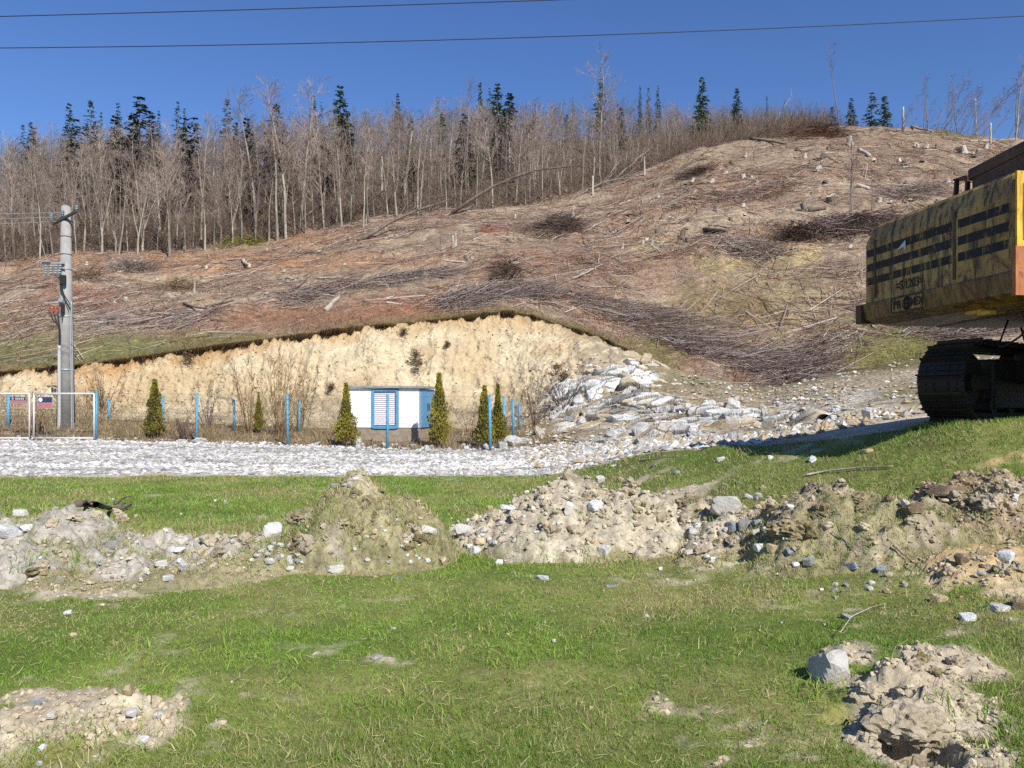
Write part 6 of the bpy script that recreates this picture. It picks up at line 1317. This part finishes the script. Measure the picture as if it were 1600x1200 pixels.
# upper structure behind the counterweight
def wbox(name, x0, x1, y0, y1, z0, z1, m, parent, bev=.03): return MB().bbox(np.array([(x0+x1)/2, (y0+y1)/2, (z0+z1)/2])-E0, (x1-x0, y1-y0, z1-z0), bev).build(name, m, parent)
wbox('turntable_deck', 6.0, 10.2, 8.45, 11.35, 2.74, 3.05, M_rusty, exc)
wbox('engine_hood', 5.62, 7.4, 8.55, 9.80, 3.0, 4.50, M_rusty, exc, .04)
wbox('hood_cover', 5.60, 7.4, 8.40, 9.84, 4.40, 4.535, M_rusty, exc, .02)
wbox('radiator_housing', 6.4, 7.9, 9.86, 11.3, 3.05, 4.2, M_cw, exc); mbh = MB()
for (x0, y0) in ((5.68, 9.98), (5.66, 10.20)): mbh.bbox(np.array([x0, y0, 4.33])-E0, (.05, .045, .34), .006, (.12, 0, 0))
mbh.bbox(np.array([5.85, 10.09, 4.505])-E0, (.42, .30, .025), .006, (.1, 0, 0)).bbox(np.array([6.05, 10.05, 4.32])-E0, (.3, .3, .32), .01).build('hood_bracket', M_rusty, exc)
wbox('side_housing', 7.5, 8.4, 8.5, 11.3, 3.05, 4.0, M_cw, exc); cabo = wbox('cab', 8.5, 10.1, 8.5, 9.7, 3.05, 4.9, M_cw, exc, .06)
wbox('cab_glass', 8.6, 10.0, 8.47, 8.52, 3.7, 4.75, m_flat('dark_glass', (.02, .025, .03), .1), cabo, .004)
MB().cyl(np.array([7.75, 10.0, ez+.75])-E0, np.array([7.75, 10.0, 2.76])-E0, .75, .8, 24).build('slewing_ring', M_steel, exc, True)
# cables hanging below
for pts in ([(5.9, 9.15, 2.72), (5.9, 9.2, 2.45), (5.75, 9.45, 2.30), (5.95, 9.75, 2.42), (6.2, 10., 2.7)], [(5.98, 9.15, 2.72), (5.95, 9.25, 2.5), (6.1, 9.5, 2.35), (6.3, 9.9, 2.6)]):
    p = np.array(pts)-E0; t = np.linspace(0, len(p)-1, 24); i = np.clip(t.astype(int), 0, len(p)-2); fr = (t-i)[:, None]; fr = fr; q = p[i]*(1-fr)+p[i+1]*fr
    for _ in range(3): q[1:-1] = (q[:-2]+q[1:-1]*2+q[2:])/4
    v, f = tube(q, .012, 6); mk('hanging_cable', v, f, M_black, exc, True)
# undercarriage
dv = np.array([-.866, -.5, 0]); nv_ = np.array([.5, -.866, 0]); R0 = .47; Ls = 3.3; ctrz = ez+R0+.035
M3 = Matrix(((-dv[0], nv_[0], 0), (-dv[1], nv_[1], 0), (0, 0, 1)))      # local x: along the track away from the seen end, local y: across
def TR(E, p): p = np.asarray(p, float); return (p @ np.array([-dv, nv_, [0, 0, 1.]]))+E-E0
sh = MB().box((0, 0, .012), (.206, .60, .024)).box((-.07, 0, .05), (.016, .59, .060)).box((0, 0, .034), (.012, .59, .026)).box((.07, 0, .034), (.012, .59, .026))
for yy in (-.2, -.09, .09, .2): sh.box((-.035, yy, .03), (.03, .03, .018)).box((.037, yy, .03), (.03, .03, .018))
shoe = sh.build('track_shoe', M_steel, link=False)
def track(E):
    E = np.array([E[0], E[1], ctrz]); o = bpy.data.objects.new('track', None); col.objects.link(o); o.parent = exc; o.location = E-E0; o.rotation_euler = M3.to_euler()
    per = 2*Ls+2*PI*R0; N = 48
    for k in range(N):
        s = per*k/N
        if s < Ls: p, a = (s, R0), 0.
        elif s < Ls+PI*R0: th = (s-Ls)/R0; p, a = (Ls+R0*math.sin(th), R0*math.cos(th)), -th
        elif s < 2*Ls+PI*R0: p, a = (Ls-(s-Ls-PI*R0), -R0), -PI
        else: th = (s-2*Ls-PI*R0)/R0; p, a = (-R0*math.sin(th), -R0*math.cos(th)), -PI-th
        sag = -.03*math.sin(PI*s/Ls) if s < Ls else 0
        inst('track_shoe', shoe, (p[0], 0, p[1]+sag), (0, -a, 0), parent=o)
    def loop(y, w, r, th):
        pts = [(r*math.sin(q)*-1, r*math.cos(q)) for q in np.linspace(PI, 0, 14)]+[(Ls+r*math.sin(q), r*math.cos(q)) for q in np.linspace(0, PI, 14)]
        V = []; 
        for (px_, pz_) in pts:
            c = np.array([min(max(px_, 0), Ls), 0]); dr = np.array([px_-c[0], pz_]); dr = dr/np.linalg.norm(dr)
            for (yy, rr) in ((y-w, 0), (y+w, 0), (y+w, -th), (y-w, -th)): V.append([px_+dr[0]*rr, yy, pz_+dr[1]*rr])
        n_ = len(pts); F = [[i*4+k, i*4+(k+1) % 4, ((i+1) % n_)*4+(k+1) % 4, ((i+1) % n_)*4+k] for i in range(n_) for k in range(4)]
        return np.array(V), np.array(F)
    mb = MB()
    for y in (-.09, .09): mb.add(*loop(y, .03, R0-.012, .075))
    mb.build('track_chain', M_steel, o)
    idl = MB(); idl.cyl((0, -.055, 0), (0, .055, 0), .385, .385, 28).cyl((0, -.07, 0), (0, .07, 0), .30, .30, 24).cyl((0, -.16, 0), (0, .16, 0), .11, .11, 14); idl.build('idler_wheel', M_steel, o, False)
    sp = MB().cyl((Ls, -.05, 0), (Ls, .05, 0), .36, .36, 22).cyl((Ls, -.2, 0), (Ls, .2, 0), .24, .24, 20)
    for k in range(14): a = 2*PI*k/14; sp.box((Ls+.385*math.cos(a), 0, .385*math.sin(a)), (.07, .09, .07), (0, -a, 0))
    sp.build('sprocket', M_steel, o)
    for k in range(7): MB().cyl((.45+k*.40, -.14, -.29), (.45+k*.40, .14, -.29), .10, .10, 14).build('roller', M_steel, o)
    for k in range(2): MB().cyl((1.1+k*1.1, -.12, .32), (1.1+k*1.1, .12, .32), .07, .07, 12).build('carrier_roller', M_steel, o)
    MB().bbox((1.65, 0, -.02), (2.45, .30, .66), .03).bbox((.35, 0, 0), (.5, .24, .2), .02).build('track_frame', M_steel, o)
    return o
E1 = np.array([5.75, 10.2]); track(E1); track(E1+nv_[:2]*2.35)
cb = E1+nv_[:2]*1.175-dv[:2]*1.65
MB().bbox((0, 0, 0), (1.5, 2.1, .42), .05, (0, 0, math.atan2(-dv[1], -dv[0]))).build('car_body', M_steel, exc).location = Vector((cb[0]-E0[0], cb[1]-E0[1], .72))

# ------------------------------------------------------------------ twigs and sticks on the grass
def stick(pts, r, label, m=M_deadwood, name='stick', lift=.03):
    q = np.array([hit(a, b, surf) for a, b in pts]); q[:, 2] += lift; p0 = q[0].copy(); t = np.linspace(0, len(q)-1, 16); i = np.clip(t.astype(int), 0, len(q)-2); f_ = (t-i)[:, None]; p = q[i]*(1-f_)+q[i+1]*f_; v, f = tube(p-p0, np.linspace(r, r*.45, 16), 6); tag(mk(name, v, f, m, None, True, loc=p0), label, 'stick')
stick([(1258, 746), (1290, 740), (1340, 735), (1395, 733)], .016, 'thin pale stick lying in the grass below the excavator'); stick([(122, 795), (135, 793), (150, 797), (172, 800), (190, 800), (204, 795)], .05, 'dark crooked root lying on the grass behind the left heap', M_darkbark, 'root_branch', .06)
stick([(134, 791), (142, 796), (160, 801)], .035, 'short dark root crossing the crooked one', M_darkbark, 'root_branch', .08); stick([(180, 800), (196, 788), (206, 786)], .02, 'thin dark twig rising from the crooked root', M_darkbark, 'root_branch', .12)
stick([(1313, 1000), (1330, 975), (1360, 960), (1385, 953)], .003, 'long thin straw bent over the grass above the lower right pit', M_deadwood, 'stick', .05); stick([(1000, 722), (1060, 715)], .012, 'thin straw near the end of the gravel road'); stick([(712, 772), (728, 768)], .012, 'short dark twig on the grass left of the middle heap', M_darkbark)
stick([(1395, 860), (1420, 880), (1445, 900)], .007, 'thin brown twig on the right grassy heap', M_darkbark); stick([(1300, 835), (1325, 855), (1345, 872)], .006, 'grey twig leaning on the wide grassy heap', M_bark)

# ------------------------------------------------------------------ grass
M_grass = m_col('grass_blades', .7, .3)
def gcol(x, y, straw):
    g0, g1, s0 = np.array([.066, .140, .014]), np.array([.178, .315, .034]), np.array([.40, .34, .16])
    n = len(x); r = rng.random((n, 1)); c = g0+(g1-g0)*r
    c = c*(1+.35*fbm(x, y, .9, 3, 601)[:, None])
    isS = rng.random(n) < straw; c[isS] = s0*rng.uniform(.55, 1.1, (isS.sum(), 1)); ol = (~isS) & (rng.random(n) < .35); c[ol] = c[ol]*np.array([1.35, 1.08, 1.0]); return c
def straw_map(x, y): return np.clip(.22+.70*fbm(x, y, .6, 4, 611)+.40*fbm(x, y, 2.6, 3, 612)+.10*sm(8, 15, y), .05, .8)
def lawn_pts(n, y0, y1):
    u = rng.uniform(-1.02, 1.0, n); y = y0*(y1/y0)**rng.random(n); x = u*y; px = 800+FPX*u; k = y < edge(px)-.02+rng.normal(0, .12, n); x, y = x[k], y[k]
    onh = np.zeros(len(x), bool); tf = np.zeros(len(x))
    for hp in HEAPS:
        m = (x > hp.x0) & (x < hp.x1) & (y > hp.y0) & (y < hp.y1)
        if m.any():
            h = hp.h(x[m], y[m]); i = np.where(m)[0]; o = h > -.03; onh[i[o]] = True; tf[i[o]] = np.maximum(tf[i[o]], turf_on(hp, x[i[o]], y[i[o]])*.9)
    den = np.where(onh, tf, 1-bare(x, y)); q = .68+.5*fbm(x, y, 4, 3, 621); k = rng.random(len(x)) < np.clip(den, 0.015, 1)*np.clip(q, .25, 1); return x[k], y[k], onh[k]
x, y, oh = lawn_pts(470000, 2.9, 8.2); z = surf(x, y); tall = np.clip(fbm(x, y, 1.7, 4, 631)*1.6, 0, 1); px_, py_ = pxy(x, y, z)
tall = np.maximum(tall, sm(1420, 1560, px_)*.9); h = (.014+.022*rng.random(len(x)))*(1+1.2*tall*rng.random(len(x))); h *= np.where(rng.random(len(x)) < .01, 2.2, 1); h[oh] *= 1.0
st = straw_map(x, y); st[oh] = np.clip(st[oh]+.55, 0, .93); blades('grass', x, y, z, h, .0014*np.maximum(1, y/4.2)*rng.uniform(.7, 1.5, len(x)), gcol(x, y, st), M_grass, .65, True)
x, y, oh = lawn_pts(400000, 8.0, 19.6); z = surf(x, y); h = (.030+.035*rng.random(len(x)))*(1+.6*np.clip(fbm(x, y, 1.7, 4, 631)*1.5, 0, 1)); h[oh] *= 1.3; st = straw_map(x, y); st[oh] = np.clip(st[oh]+.55, 0, .93)
blades('grass', x, y, z, h, .0036*np.maximum(1, y/10)*rng.uniform(.7, 1.5, len(x)), gcol(x, y, st), M_grass, .6)
# tufts: rank grass clumps at the bare edges and on heaps
tx, ty = [], []
for (px, py, n_) in [(115, 1140, 60), (130, 1165, 50), (160, 1190, 40), (165, 1120, 16), (250, 1145, 30), (1500, 1150, 40), (1560, 1170, 60), (1590, 1120, 60), (1480, 930, 40), (1530, 945, 40), (1250, 1075, 40), (1270, 1090, 40), (1400, 1175, 24), (520, 850, 26), (600, 800, 24), (640, 840, 20), (470, 830, 30), (560, 870, 40), (1115, 820, 30), (1300, 850, 40), (1350, 845, 30), (1420, 800, 24), (80, 870, 60), (120, 880, 50), (30, 890, 40), (1590, 905, 20)]:
    a, b, c = hit(px, py, surf); tx.append(rng.normal(a, .10, n_)); ty.append(rng.normal(b, .08, n_))
for _ in range(150):
    py = 700+480*random.random()**.8; px = random.uniform(-40, 1640); a, b, c = hit(px, py, surf)
    if b > 15: continue
    n_ = random.randint(8, 22); sp = random.uniform(.03, .09); tx.append(rng.normal(a, sp, n_)); ty.append(rng.normal(b, sp, n_))
x, y = np.concatenate(tx), np.concatenate(ty); z = surf(x, y); blades('grass_tufts', x, y, z, rng.uniform(.03, .10, len(x)), rng.uniform(.0018, .004, len(x)), gcol(x, y, np.clip(.25+.8*fbm(x, y, .8, 2, 641), .05, .9)), M_grass, .55, True)
# dead straw lying flat
x, y, oh = lawn_pts(8000, 3, 14); z = surf(x, y)+.012; n = len(x); a = rng.uniform(0, 2*PI, n); L = rng.uniform(.02, .07, n); p0 = np.stack([x, y, z], 1); p1 = p0+np.stack([np.cos(a)*L, np.sin(a)*L, rng.uniform(0, .03, n)], 1); V, F = prisms(p0, p1, .0016*np.maximum(1, y/5), .001)
stuff(mk('dead_straw', V, F, M_weed, attrs={'col': np.repeat(np.array([.42, .35, .2])[None]*rng.uniform(.5, 1.2, (n, 1)), 6, 0)}))
